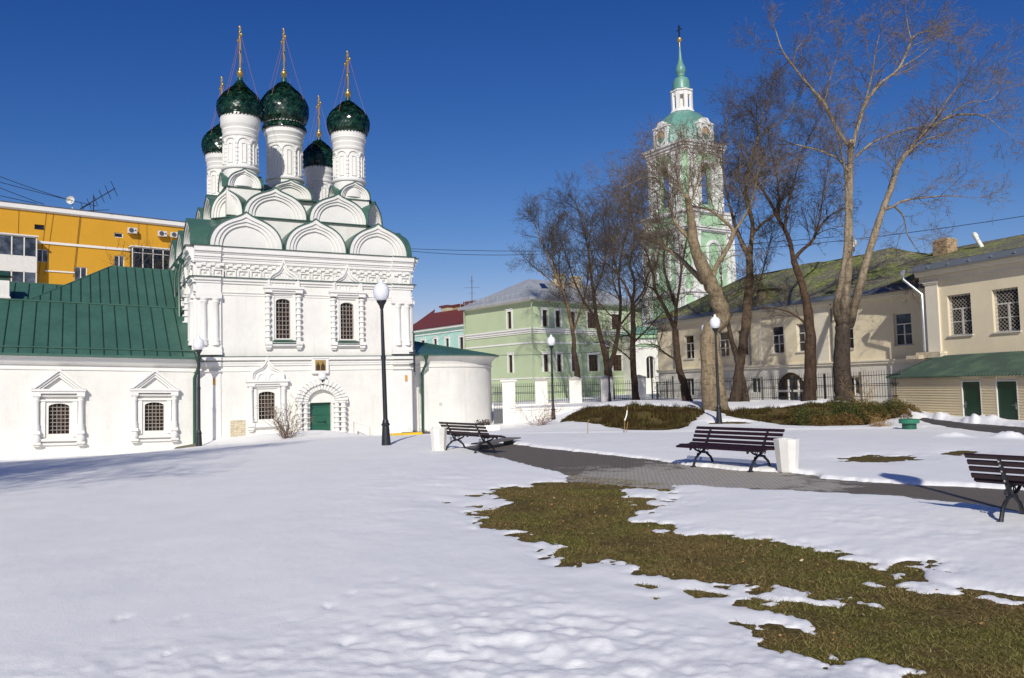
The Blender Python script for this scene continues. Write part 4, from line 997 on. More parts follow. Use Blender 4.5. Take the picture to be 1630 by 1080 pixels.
m.add(gv, [(j*(nx_+1)+i, j*(nx_+1)+i+1, (j+1)*(nx_+1)+i+1, (j+1)*(nx_+1)+i) for j in range(ny_) for i in range(nx_)])
m.add([(XL+4.8,6,10.3),(-5,6,10.3),(3,6,8.1),(3,12,7),(XL-.6,12,7),(XL-.6,.05,7.0)], [(0,1,2,3,4),(0,4,5)])
lroof = m.build('roof', MOSS, lb)
m = MB(); m.box(-12.5,-11.3,.9,3.0,7.2,8.25); m.add([(-12.7,.7,8.2),(-11.1,.7,8.2),(-11.9,.7,8.85),(-12.7,3.6,8.2),(-11.1,3.6,8.2),(-11.9,3.6,8.85)], [(0,1,2),(0,2,5,3),(1,4,5,2),(3,5,4)]); do = m.build('dormer', MOSS, lroof)
m = MB(); m.box(-12.2,-11.6,.86,.9,7.4,8.05); m.build('dormer_shutter', plain('pale_board', '#b8a07a', .8), do)
for i, c in enumerate(wc): casement(lb, None, c, 1.16, 3.46, 5.36, .25, WOODW, GLASS_B if i % 3 else GLASS, 't', .06, None, SOCLE)
for x in (-12.25, -20.9): pipe(lb, None, x, 6.5, 2.75, STEEL_BLUE, .07, -.16)
for k, (x, zt_) in enumerate(((-5.0, 6.4),)): pipe(lb, None, x, zt_, .3, STEEL_BLUE, .05, -.1)
m = MB(); m.box(-10.35, -7.35, .3, .4, -1, 2.15); ao = m.build('gateway', GLASS, lb)
m = MB()
for x in (-10.2, -9.2, -8.3, -7.5): m.box(x-.06, x+.06, .2, .28, -.3, 1.6)
m.box(-10.3, -7.4, .19, .29, .75, .9); m.build('gateway_frame', WOODW, ao)
for h in HA[1:]: casement(lb, None, (h[0]+h[1])/2, h[1]-h[0], h[2], h[3], .25, WOODW, GLASS, '2', .05)

# ------------------------------------------------------------------ iron railing along it
def railing(name, label, P0, P1, zb0, zb1, hgt, step, posts, mat, cat='fence'):
    L = sqrt((P1[0]-P0[0])**2 + (P1[1]-P0[1])**2); yaw = math.atan2(P1[1]-P0[1], P1[0]-P0[0])
    t = thing(name, label, cat, (P0[0], P0[1], 0), yaw)
    zb = lambda x: zb0 + (zb1-zb0)*x/L
    m = MB(); n = int(L/step)
    for i in range(n+1):
        x = i*step; z = zb(x); m.tube([(x,0,z+.08),(x,0,z+hgt)], .016, 4, cap=False); m.add([(x-.022,0,z+hgt-.02),(x,-.022,z+hgt-.02),(x+.022,0,z+hgt-.02),(x,.022,z+hgt-.02),(x,0,z+hgt+.1)], [(0,1,4),(1,2,4),(2,3,4),(3,0,4)])
    m.build('picket_panel', mat, t)
    m = MB()
    for k in (.12, .5, .56, .86):
        m.add([(x_, y_, zb(x_)+hgt*k+d_) for x_ in (0, L) for y_, d_ in ((-.02,0),(.02,0),(.02,.035),(-.02,.035))], [(0,1,5,4),(1,2,6,5),(2,3,7,6),(3,0,4,7)])
    m.build('rail', mat, t)
    for x in posts:
        m = MB(); z = zb(x); m.box(x-.04, x+.04, -.04, .04, z-.5, z+hgt+.02); m.build('post', IRON_GREY, t)
    return t
railing('iron_railing', 'black iron picket railing in front of the long beige building', (20.35, 41.3), (11.2, 61.5), .42, .12, 1.55, .17, [0, 2.6, 5.2, 7.8, 10.4, 13.0, 15.6, 18.2, 20.8, 22.1], IRON)

# ------------------------------------------------------------------ white pier fence by the green house
PIERX = [-2.9, -.4, 2.19, 4.87, 7.34, 9.92]
for i, px in enumerate(PIERX):
    t = thing('fence_pier', ['white plastered fence pier hidden behind the round apse', 'white fence pier rising behind the retaining wall', 'white fence pier left of the street lamp beside the green house', 'white fence pier before the second window pair of the green house', 'white fence pier behind the farthest street lamp', 'last white fence pier by the wrought iron gate'][i], 'pier', (px, 62, 0), 0, 'white piers of the fence by the green house')
    m = MB(); m.box(-.48,.48,-.35,.35,-.6,2.0); m.build('shaft', WHITE, t)
    m = MB(); m.box(-.54,.54,-.41,.41,2.0,2.08); m.add([(-.6,-.47,2.08),(.6,-.47,2.08),(.6,.47,2.08),(-.6,.47,2.08),(0,0,2.3)], [(0,1,4),(1,2,4),(2,3,4),(3,0,4),(0,3,2,1)]); m.build('cap', SOCLE, t)
for i in range(5):
    a, b = PIERX[i]+.48, PIERX[i+1]-.48
    railing('iron_fence', ['iron fence panel at the left end behind the apse', 'iron fence panel just right of the apse edge', 'iron fence panel left of the tall street lamp by the green house', 'iron fence panel between the middle white piers', 'iron fence panel behind the bank by the wrought iron gate'][i], (a, 62), (b, 62), .25, .25, 1.55, .15, [], IRON)
m = MB(); m.box(-4, 10.4, -.3, .3, -1, .22); o = m.build('plinth_wall', CONC_W); o.location = (0, 62, 0); tag(o, 'low pale plinth wall carrying the white fence piers', 'wall')
# wrought gate at the right of the piers
gt = thing('wrought_gate', 'black wrought iron gate with scroll ornament beside the last white pier', 'gate', (10.9, 61.8, 0), R(-10))
m = MB()
for x in (0, 1.6): m.box(x-.06, x+.06, -.06, .06, -.1, 2.1)
m.build('gate_post', IRON, gt); m = MB()
for k in range(9): m.tube([(.15+k*.16,0,.2),(.15+k*.16,0,1.9)], .014, 4)
for z in (.2,.9,1.6): m.box(.05,1.55,-.02,.02,z,z+.04)
m.build('gate_leaf', IRON, gt); m = MB()
for cx, cz, r in ((.4,1.2,.22),(.8,1.3,.26),(1.2,1.2,.22),(.6,.6,.2),(1.0,.6,.2),(.8,1.85,.25),(.4,2.0,.14),(1.2,2.0,.14)):
    m.tube([(cx+r*(1-.5*k/14)*cos(k*.75), -.02, cz+r*(1-.5*k/14)*sin(k*.75)) for k in range(15)], .02, 5)
m.build('scrollwork', SOCLE, gt, 40)
# retaining wall and near gate by the apse
m = MB(); m.box(0, 4.6, 0, .4, -1.2, .24); m.box(-.0, 4.65, -.06, .46, .24, .36); o = m.build('retaining_wall', CONC_W); o.location = (-.05, 46.5, 0); o.rotation_euler = (0, 0, R(3)); tag(o, 'white retaining wall running into the grassy bank', 'wall')
t = thing('gate_pier', 'white gate pier next to the round apse at the end of the retaining wall', 'pier', (-.25, 46.4, 0)); m = MB(); m.box(-.4,.35,-.3,.3,-1,1.95); m.build('shaft', WHITE, t); m = MB(); m.box(-.5,.45,-.38,.38,1.95,2.05); m.build('cap', WHITE_TRIM, t)
t = thing('small_gate', 'narrow grey iron gate between the apse and the white pier', 'gate', (-1.15, 46.5, 0)); m = MB()
for k in range(6): m.tube([(k*.1,0,.1),(k*.1,0,1.6)], .016, 4)
m.box(-.05,.56,-.02,.02,1.3,1.35); m.box(-.05,.56,-.02,.02,.55,.6); m.build('bars', IRON_GREY, t); m = MB(); m.box(-.05,.56,-.015,.015,-.8,.35); m.build('kick_panel', IRON_GREY, t)

# ------------------------------------------------------------------ pale green town house
gh = thing('green_house', 'pale green two storey house with white bands and grey metal roof', 'house', (1.93, 76.0, 0), R(41.75))
GL = face(0, 0, R(-52 - 41.75)); GRt = None
m = MB(GL); hl = [(-3.78, -3.12, 7.4, 9.1), (-3.76, -3.12, 2.97, 4.7)]
wall_holes(m, -11.3, 0, -1.5, 10.1, hl, .2)
hr = []
for c, w in ((1.83, .66), (3.64, .64), (5.75, .66), (8.66, 1.42), (12.5, 1.5), (15.2, .7)): hr += [(c-w/2, c+w/2, 7.42, 9.04), (c-w/2, c+w/2, 2.95, 4.66)]
m.T = None; wall_holes(m, 0, 17, -1.5, 10.1, hr, .2)
m.build('wall', PGREEN, gh)
m = MB(GL)
for T, a, b in ((GL, -11.35, .0), (None, .0, 17)):
    m.T = T
    for z0, z1, p in ((6.72, 6.82, .08), (6.88, 7.12, .12), (7.12, 7.26, .24), (5.74, 5.9, .07), (9.86, 9.98, .12), (9.98, 10.14, .3), (2.3, 2.42, .06)): m.box(a-.0, b+(p if T else 0), -p, .03, z0, z1)
m.build('string_course', WHITE_TRIM, gh)
m = MB(); nrm = face(0,0,R(-93.75)); P = [nrm(-11.8,-.6,10.16), nrm(.55,-.6,10.16), (17,-.6,10.16)]; P[1] = (-.75,-.72,10.16); Q = [nrm(-7.5,4.6,12.6), (4.4,4.9,12.9), (13,4.9,12.9)]
m.add(P + Q + [(p[0],p[1],p[2]-.22) for p in P], [(0,1,4,3),(1,2,5,4),(0,6,7,1),(1,7,8,2)])
m.add([nrm(-11.8,-.6,10.16), nrm(-7.5,4.6,12.6), nrm(-11.8,9.6,10.16)], [(0,1,2)])
groof = m.build('roof', ZINC, gh)
m = MB()
def onroof(A, B, C_, D_, s, t): return tuple((A[k]*(1-s)+B[k]*s)*(1-t) + (D_[k]*(1-s)+C_[k]*s)*t for k in range(3))
for s0, t0 in ((.55, .45),):
    q = [onroof(P[0], P[1], Q[1], Q[0], s_, t_) for s_, t_ in ((s0,t0),(s0+.09,t0),(s0+.09,t0+.28),(s0,t0+.28))]; m.add([(x-.03,y-.03,z+.06) for x,y,z in q], [(0,1,2,3)])
q = [onroof(P[1], P[2], Q[2], Q[1], s_, t_) for s_, t_ in ((.13,.5),(.2,.5),(.2,.75),(.13,.75))]; m.add([(x,y-.03,z+.06) for x,y,z in q], [(0,1,2,3)])
m.build('skylight', GLASS, groof)
m = MB()
for A, B, n in ((P[0], P[1], 14), (P[1], P[2], 18)):
    for i in range(n+1):
        t = i/n; x, y = A[0]+(B[0]-A[0])*t, A[1]+(B[1]-A[1])*t; x += (4-x)*.03; y += (5-y)*.05; m.tube([(x,y,10.25),(x,y,10.85)], .02, 4)
    for z in (10.55, 10.83): m.tube([(A[0]+(4-A[0])*.03,A[1]+(5-A[1])*.05,z),(B[0]+(4-B[0])*.03,B[1]+(5-B[1])*.05,z)], .015, 4)
m.build('roof_rail', ZINC, groof)
for x, y in ((7.2, 3.2), (10.2, 3.6)): m = MB(); m.box(x-.55,x+.55,y-.4,y+.4,11.5,13.4); m.box(x-.62,x+.62,y-.47,y+.47,13.15,13.3); m.build('chimney', BRICK_W, groof)
for h in hl: casement(gh, GL, (h[0]+h[1])/2, h[1]-h[0], h[2], h[3], .2, BROWNW, GLASS, 't', .07, .2)
for h in hr: casement(gh, None, (h[0]+h[1])/2, h[1]-h[0], h[2], h[3], .2, BROWNW, GLASS_W if h[1]-h[0] > 1 else GLASS, '3' if h[1]-h[0] > 1 else 't', .07, .2)
m = MB(); m.tube([(-.25,-.45,9.9),(-.12,-.2,9.4),(-.1,-.18,7.5),(-.3,-.4,7.2),(-.3,-.4,6.6),(-.1,-.18,6.4),(-.1,-.18,-1)], .08, 8); m.build('downpipe', plain('pale_green_pipe', '#a9b494', .5), gh, 40)
x_, y_, z_ = nrm(-11.2, -.2, 0); m = MB(); m.tube([(x_-.2,y_-.3,10.1),(x_,y_,9.3),(x_,y_,-1)], .08, 8); m.build('downpipe', bpy.data.materials['pale_green_pipe'], gh, 40)
m = MB(); m.tube([(-4.2,84,9.5),(-4.15,84,13.6)], .04, 6)
for z, w in ((13.0,.25),(12.3,.8),(11.7,.35)): m.tube([(-4.17-w,84,z),(-4.17+w,84,z)], .015, 4)
o = m.build('roof_antenna', IRON_GREY); tag(o, 'tall thin antenna mast above the left corner of the green house', 'antenna')

# ------------------------------------------------------------------ turquoise house with a red roof
tqh = thing('turquoise_house', 'turquoise house with red sheet roof seen between church and green house', 'house', (-8.72, 95.0, 0), R(-52))
m = MB(); hs = [(-1.5+.1, -.7, 5.5, 7.6), (1.25, 1.95, 5.5, 7.5), (4.2, 5.0, 5.5, 7.45), (-4.3, -3.5, 5.5, 7.6)]
wall_holes(m, -9, 9, -1, 8.7, hs, .2); m.build('wall', TURQ, tqh)
m = MB(); m.box(-9, 9, -.35, 0, 8.7, 8.95); m.box(-9, 9, -.1, 0, 8.2, 8.32); m.build('cornice', WHITE_TRIM, tqh)
m = MB(); m.add([(-9.3,-.5,8.98),(9.3,-.5,8.98),(9.3,4.2,11.4),(-7.5,4.2,11.55),(9.3,9,9),(-9.3,9,9)], [(0,1,2,3),(2,4,5,3),(0,3,5)])
m.box(4.0, 5.0, .9, 3.5, 9.8, 11.3); m.add([(-10.5,2.5,10.1),(-5.5,2.5,10.1),(-8.8,5,12.2)], [(0,1,2)]); tr = m.build('roof', REDROOF, tqh)
m = MB(); m.box(4.15, 4.9, .86, .9, 9.9, 11.1); m.build('dormer_opening', GLASS, tr)
for x, z1, w in ((-5.4,12.3,.75),(-2.6,12.15,.8),(.4,12.25,.9)):
    m = MB(); m.box(x-w,x+w,4.2,5.2,10.5,z1-.2); c_ = m.build('chimney', BRICK_W if x < -4 or x > 0 else BRICK, tr); m = MB(); m.box(x-w*1.25,x+w*1.25,4.0,5.4,z1-.2,z1); m.build('chimney_cap', REDROOF, c_)
for h in hs: casement(tqh, None, (h[0]+h[1])/2, h[1]-h[0], h[2], h[3], .2, BROWNW, GLASS_W, 't', .07, .22)
m = MB(); m.tube([(-12.97,101.5,11.2),(-12.9,101.5,14.6)], .05, 6); m.sphere(-12.9,101.4,14.75,.3,10,8); o = m.build('roof_antenna', WOODW); tag(o, 'white pole with round dish above the red roof', 'antenna')
m = MB(); m.tube([(-16.9,102,10.8),(-16.85,102,13)], .04, 5)
for z in (12.4,12.9): m.tube([(-17.2,102,z),(-16.5,102,z)], .07, 5)
o = m.build('roof_antenna', IRON); tag(o, 'short black antenna with stubby crossbars above the red roof', 'antenna')

# ------------------------------------------------------------------ yellow apartment house
ya = thing('yellow_building', 'tall ochre yellow apartment building with white parapet and glazed balconies', 'building', (-41.64, 78.0, 0), R(41.5))
win = [(-5.2,-4.36,17.87,18.37,0), (1.86,2.7,17.85,18.35,1), (-4.97,-4.03,14.76,16.0,2), (-1.74,-.62,13.0,14.55,2), (1.86,2.82,14.3,16.0,2)]
m = MB(); wall_holes(m, -14, 14, -1, 19.8, [w[:4] for w in win], .18)
m.add([(14,0,-1),(14,14,-1),(14,14,19.8),(14,0,19.8),(-14,14,19.8),(-14,0,19.8)], [(0,1,2,3),(3,2,4,5)]); m.build('wall', YELLOW, ya)
m = MB(); m.box(-14.2, 14.2, -.3, 0, 19.72, 20.15); m.box(-14.2, 14.2, -.08, 0, 19.6, 19.72); m.build('parapet', WHITE_TRIM, ya)
m = MB(); m.box(-14.25, 14.25, -.36, .4, 20.15, 20.22); m.build('parapet_flashing', IRON_GREY, ya)
m = MB(); m.box(-14, 14, -.12, 0, 16.55, 16.78); m.build('band', WHITE_TRIM, ya)
m = MB(); m.box(-4.3, -1.75, -.1, 0, 13.87, 14.0); m.build('band', WHITE_TRIM, ya)
for a, b, c, d, k in win: casement(ya, None, (a+b)/2, b-a, c, d, .16, WOODW if k else BROWNW, GLASS_B if k == 2 else GLASS, '2' if k == 2 else '', .08)
m = MB()
for x0, x1 in ((-7.2,-6.8), (-4.9,-5.0), (-4.3,-4.5), (-2.0,-2.05), (-1.9,-1.95)): m.tube([(x0+.7,-.04,19.6),(x1+.2,-.04,13.5)], .018, 4)
for x in (4.2, 5.0): m.tube([(x,-.04,19.6),(x,-.04,17)], .015, 4)
m.build('wall_cable', plain('cable_brown', '#7b5a22', .8), ya)
def loggia(x0, x1, pr, floors, roofz, mat_pane, nm, white=True, nmul=5):
    m = MB()
    o = None
    for z0, z1 in floors:
        m = MB(); m.box(x0, x1, -pr, 0, z0, z1); o = m.build('balcony', WOODW, ya)
    m = MB(); m.box(x0-.1, x1+.1, -pr-.15, 0, roofz, roofz+.12); m.build('balcony_roof', WOODW, o)
    zs = []
    fl = sorted(floors); tops = [f[0] for f in fl[1:]] + [roofz]
    g = MB(); p = MB()
    for (a, b), t in zip(fl, tops):
        p.box(x0+.04, x1-.04, -pr+.05, -.02, b, t)
        n = nmul
        for i in range(n+1):
            x = x0+.05 + (x1-x0-.1)*i/n; g.box(x-.05, x+.05, -pr, -pr+.06, b, t)
        g.box(x0, x1, -pr-.0, -pr+.06, t-.1, t); g.box(x0, x1, -pr, -pr+.06, b, b+.08)
        g.box(x0, x1, -pr-.005, -pr+.06, b+(t-b)*.72, b+(t-b)*.72+.05) if nm else None
        g.box(x1-.06, x1, -pr, 0, t-.1, t); g.box(x1-.06, x1, -pr*.5-.04, -pr*.5+.04, b, t); g.box(x1-.06, x1, -.08, 0, b, t)
    g.build('balcony_frame', WOODW, o); p.build('balcony_glazing', mat_pane, o)
loggia(-9.3, -5.2, 1.3, [(8.2, 10.0), (10.9-.0, 11.4), (13.6, 14.95)], 16.9, GLASS_B, False, nmul=4)
loggia(3.3, 8.4, .9, [(13.6, 14.7)], 16.9, GLASS, True, nmul=5)
yT = ya.matrix_basis
def on_yellow(x, y, z):
    c, s = cos(R(41.5)), sin(R(41.5)); return (-41.64 + x*c - y*s, 78 + x*s + y*c, z)
ac0 = None
for k, (x, z, lab) in enumerate(((3.45, 18.63, 'leftmost air conditioner box on the yellow wall, hung alone'), (6.42, 18.62, 'middle of three air conditioner boxes on the yellow wall'), (7.68, 18.63, 'air conditioner box nearest the church on the yellow wall'))):
    if k == 0:
        t = thing('air_conditioner', lab, 'air conditioner', on_yellow(x, -.45, z), R(41.5), 'air conditioners on the yellow building')
        m = MB(); m.box(-.42,.42,-.16,.16,-.28,.28); m.build('casing', AC_M, t)
        m = MB(); m.lathe(0, 0, [(.24, 0), (.24, .02), (.05, .02), (.05, .03)], 20); m.v = [(vx-.12, -.165-vz, vy) for vx, vy, vz in m.v]; m.build('fan_grille', IRON_GREY, t)
        m = MB(); m.box(.2,.36,-.17,-.16,-.06,.1); m.build('badge', plain('blue_badge', '#2b4fa0', .5), t)
        m = MB(); m.box(-.35,-.31,-.1,.45,-.33,-.28); m.box(.31,.35,-.1,.45,-.33,-.28); m.build('bracket', IRON_GREY, t); ac0 = t
    else:
        t = copy_tree(ac0); t.location = on_yellow(x, -.45, z); t['label'] = lab
# roof gear and wires over the yellow roof
x, y, z = on_yellow(-1.9, .3, 20.3)
m = MB(); m.tube([(0,0,-.4),(0,0,.9)], .05, 6); m.lathe(0,0,[(.0,0),(.2,.03),(.38,.12),(.42,.2)],18,cap=False); m.v = [(vx, vy, vz) if i < 12 else (vx, -.2-vz*.9+.3*0, .85+vy) for i, (vx, vy, vz) in enumerate(m.v)]
m.tube([(0,-.2,.85),(.0,-.75,.95)], .03, 5); o = m.build('satellite_dish', AC_M, None, 40); o.location = (x, y, z); tag(o, 'white satellite dish on the roof edge of the yellow building', 'satellite dish')
x, y, z = on_yellow(.0, .3, 20.3)
m = MB(); m.tube([(0,0,-.5),(0,0,1.6)], .06, 6); m.tube([(-1.2,-.2,.3),(1.9,.6,2.5)], .05, 5)
for k in range(6): t = k/5; cx, cy, cz = -1.0+2.8*t, -.15+.7*t, .4+2.05*t; l = .5+.35*t; m.tube([(cx-l*.55,cy+l*.3,cz+l),(cx+l*.55,cy-l*.3,cz-l)], .03, 4)
m.tube([(-1.8,0,.0),(-.2,0,.9)], .03, 4); m.tube([(-2.6,0,.1),(1.6,0,.15)], .03, 4); o = m.build('tv_antenna', IRON, None, 40); o.location = (x, y, z); tag(o, 'black yagi television antenna on the roof of the yellow building', 'antenna')
def wire(name, label, A, B, sag, r=.02, n=14):
    m = MB(); m.tube([tuple(A[k]+(B[k]-A[k])*i/n - (sag*4*(i/n)*(1-i/n) if k == 2 else 0) for k in range(3)) for i in range(n+1)], r, 4)
    return tag(m.build(name, IRON, None), label, 'wire')
a0 = on_yellow(-1.7, .3, 21.1)
wire('overhead_wire', 'topmost black wire running to the satellite dish on the yellow roof', on_yellow(-14, -2, 24.0), a0, .3, .03)
wire('overhead_wire', 'second black wire sagging to the antenna on the yellow roof', on_yellow(-14, -2, 22.7), on_yellow(.3, .3, 20.9), .2, .03)
wire('overhead_wire', 'steepest black wire dropping to the white parapet of the yellow building', on_yellow(-14, -2, 23.2), on_yellow(-4.4, 0, 20.4), .2, .03)
wire('overhead_wire', 'lowest black wire along the parapet of the yellow building', on_yellow(-14, -2, 21.2), on_yellow(-5, 0, 20.4), .1, .03)
wire('street_wire', 'upper black wire crossing the sky right of the church', (-14, 82, 16.6), (30, 72, 14.6), .8, .025)
wire('street_wire', 'lower black wire crossing the sky right of the church', (-14, 84, 16.9), (6, 76, 14.5), .5, .025)
wire('street_wire', 'black wire above the mossy roof on the right', (9, 60, 11.4), (34, 48, 11.6), .5, .02)
wire('street_wire', 'black wire slung low across the front of the green house', (-6, 70, 4.6), (16, 70, 5.0), .4, .02)

# ------------------------------------------------------------------ bell tower
bt = thing('bell_tower', 'tall green and white baroque bell tower with mint dome and needle spire', 'tower', (19.44, 85.0, 0), R(32.1))
def cham(a, c): return [(-a+c,-a),(a-c,-a),(a,-a+c),(a,a-c),(a-c,a),(-a+c,a),(-a,a-c),(-a,-a+c)]
FACES = [0, pi/2, pi, -pi/2]
def ftower(a, yw): return face(0 - 0, 0, yw) if False else (lambda x, y, z, a=a, yw=yw: ((x)*cos(yw) - (y-a)*sin(yw), (x)*sin(yw) + (y-a)*cos(yw), z))
def fT(a, yw):  # x from -a..a, y=0 on the face plane
    return lambda x, y, z: (x*cos(yw) - (y-a)*sin(yw), x*sin(yw) + (y-a)*cos(yw), z)
def fT(a, yw):
    return lambda x, y, z: (x*cos(yw) - (-a+y)*sin(yw), x*sin(yw) + (-a+y)*cos(yw), z)
m = MB(); m.slab(cham(3.65,.5), -1.5, 17.2); m.slab(cham(3.5,.5), 17.2, 19.3); m.build('lower_tier', TGREEN, bt)
m = MB(); tr_ = []
def cor(m, a, c, lv):
    for z0, z1, p in lv: m.slab(cham(a+p, c+p*.3), z0, z1)
cor(m, 3.65, .5, [(10.6,10.8,.15),(10.8,11.1,.35),(17.2,17.35,.15),(17.35,17.55,.35),(17.55,17.7,.5)]); cor(m, 3.5, .5, [(19.1,19.25,.15),(19.25,19.5,.35)]); cor(m, 3.0, .45, [(25.9,26.1,.1),(26.1,26.4,.2),(26.4,26.7,.33),(26.7,26.95,.48)])
for yw in FACES:
    for a, z0, z1 in ((3.65, -1, 10.6), (3.65, 11.1, 17.2), (3.5, 17.7, 19.1), (3.0, 19.5, 25.9)):
        m.T = fT(a, yw)
        for x in (-a+.75, a-.75, -a+1.5, a-1.5):
            m.box(x-.24, x+.24, -.16, .05, z0+.25, z1-.3); m.box(x-.3, x+.3, -.22, .05, z1-.3, z1); m.box(x-.3, x+.3, -.22, .05, z0, z0+.25)
    m.T = fT(3.65, yw)
    for z0, z1 in ((2.5, 7.5), (12.2, 15.3)):
        m.ring([(-1.1, z0)] + [(-1.1+0*k + 1.1 - 1.1*cos(pi*k/10) , z1 + 1.1*sin(pi*k/10)) for k in range(11)] + [(1.1, z0)], [(-.8, z0)] + [(.0 - .8*cos(pi*k/10), z1 + .8*sin(pi*k/10)) for k in range(11)] + [(.8, z0)], -.18, .05)
    m.T = fT(3.0, yw); m.ring([(-1.05,20.3)] + [(-1.05*cos(pi*k/12), 24 + 1.15*sin(pi*k/12)) for k in range(13)] + [(1.05,20.3)], [(-.78,20.3)] + [(-.78*cos(pi*k/12), 24 + .85*sin(pi*k/12)) for k in range(13)] + [(.78,20.3)], -.15, .05)
m.T = None; m.build('white_trim', WHITE_TRIM, bt)
m = MB()
for yw in FACES:
    m.T = fT(3.0, yw); wall_holes(m, -2.55, 2.55, 19.5, 25.9, [(-.8, .8, 20.3, 24.86, .86)], .6)
m.T = None
for sx in (-1, 1):
    for sy in (-1, 1): m.add([(sx*2.55,sy*3.0,19.5),(sx*3.0,sy*2.55,19.5),(sx*3.0,sy*2.55,25.9),(sx*2.55,sy*3.0,25.9)], [(0,1,2,3)])
m.slab(cham(2.9,.4), 19.4, 19.56); m.slab(cham(2.9,.4), 25.7, 25.95); bf = m.build('belfry', TGREEN, bt)
m = MB()
m.lathe(0, 0, [(.85,22.2),(.8,22.4),(.6,22.9),(.45,23.4),(.3,23.7)], 18); m.tube([(-2.6,0,23.9),(2.6,0,23.9)], .12, 6); m.build('bell', plain('bronze', '#5b4a2c', .5, .2, 3, metallic=.6), bf, 40)
m = MB()
for yw in FACES:
    m.T = fT(3.0, yw)
    for k in range(7): m.tube([(-.75+k*.25,.3,20.3),(-.75+k*.25,.3,21.3)], .03, 4)
    m.box(-.8,.8,.27,.33,21.3,21.38)
m.build('belfry_rail', IRON, bf)
m = MB(); dprof = [(3.6,26.95),(3.58,27.7),(3.4,28.5),(3.0,29.4),(2.4,30.2),(1.75,30.8),(1.15,31.15)]
m.lathe(0, 0, dprof, 8, pi/8, pi/8+2*pi); m.build('dome', TROOF, bt, 25)
for yw in FACES:
    m = MB(fT(3.2, yw)); m.box(-.92,.92,-.05,1.6,26.95,28.9); dl_ = m.build('lucarne', TGREEN, bt)
    m = MB(fT(3.2, yw))
    for x in (-.86, .86): m.box(x-.2,x+.2,-.22,.3,26.95,28.9); m.box(x-.27,x+.27,-.29,.3,28.9,29.1)
    m.ring([(.78*cos(2*pi*k/20), 27.95+.95*sin(2*pi*k/20)) for k in range(21)], [(.6*cos(2*pi*k/20), 27.95+.7*sin(2*pi*k/20)) for k in range(21)], -.15, .0)
    m.prism([(-1.0,28.9),(-1.0,29.05),(-.55,29.25),(-.3,29.6),(.3,29.6),(.55,29.25),(1.0,29.05),(1.0,28.9)], -.2, 1.0); m.build('lucarne_trim', WHITE_TRIM, dl_)
    m = MB(fT(3.2, yw)); m.prism([(.6*cos(2*pi*k/20), 27.95+.7*sin(2*pi*k/20)) for k in range(20)], -.08, -.052); m.build('oval_window', BRICK, dl_)
m = MB()
for k in range(8):
    a = pi/8 + k*pi/4; m.T = lambda x, y, z, a=a: (cos(a)*1.05 + x*cos(a) - y*sin(a), sin(a)*1.05 + x*sin(a) + y*cos(a), z)
    m.box(-.13,.13,-.2,.2,31.2,33.3)
m.T = None; m.lathe(0,0,[(1.4,31.05),(1.25,31.3),(1.12,31.5),(.9,31.5)],8,pi/8,pi/8+2*pi); m.lathe(0,0,[(.9,32.95),(1.15,32.95),(1.15,33.3),(1.3,33.4),(1.3,33.55),(.5,33.6)],8,pi/8,pi/8+2*pi); m.lathe(0,0,[(.55,31.3),(.55,33.3)],8,pi/8,pi/8+2*pi); m.build('lantern', WHITE_TRIM, bt)
m = MB(); m.lathe(0,0,[(1.28,33.56),(1.0,33.62),(.95,34.0),(.9,34.6),(.78,34.95),(.45,35.05),(.4,35.2),(.45,35.3),(.42,35.45),(.52,35.7),(.56,35.95),(.5,36.3),(.33,36.7),(.2,37.2),(.14,37.8),(.09,38.6)], 16); m.build('spire', TROOF, bt, 30)
m = MB(); m.lathe(0,0,[(.06,38.6),(.06,39.2)],8); m.sphere(0,0,39.45,.28,14,10); m.build('spire_ball', GOLD, bt, 60)
m = MB(); m.box(-.05,.05,-.05,.05,39.6,41.1); m.box(-.04,.04,-.4,.4,40.5,40.6); m.box(-.04,.04,-.2,.2,40.8,40.87); m.tube([(0,-.2,40.25),(0,.2,40.05)], .03, 4); m.build('spire_cross', IRON, bt)
# church hall in front of the tower
hl_ = thing('tower_hall', 'low white and green hall at the foot of the bell tower behind the trees', 'building', (12.9, 82.0, 0), R(20))
m = MB(); wall_holes(m, 0, 10, -1, 6.6, [(1.2,2.2,2,4.4,.4),(4.5,5.5,2,4.4,.4),(7.6,8.6,2,4.4,.4)], .3); m.add([(0,0,-1),(0,3,-1),(0,3,6.6),(0,0,6.6)],[(0,1,2,3)]); m.build('wall', WHITE, hl_)
m = MB(); m.box(-.3,10.3,-.3,.1,6.3,6.7); m.box(-.05,10,-.1,.1,5.4,5.6); m.build('cornice', TGREEN, hl_)
m = MB(); m.add([(-.5,-.5,6.7),(10.5,-.5,6.7),(10.5,3.5,6.7),(-.5,3.5,6.7),(1,1.5,7.6),(9,1.5,7.6)],[(0,1,5,4),(1,2,5),(2,3,4,5),(3,0,4)]); m.build('roof', TROOF, hl_)
for c in (1.7, 5.0, 8.1): casement(hl_, None, c, 1.0, 2, 4.4, .3, WOODW, GLASS, '2', .07)
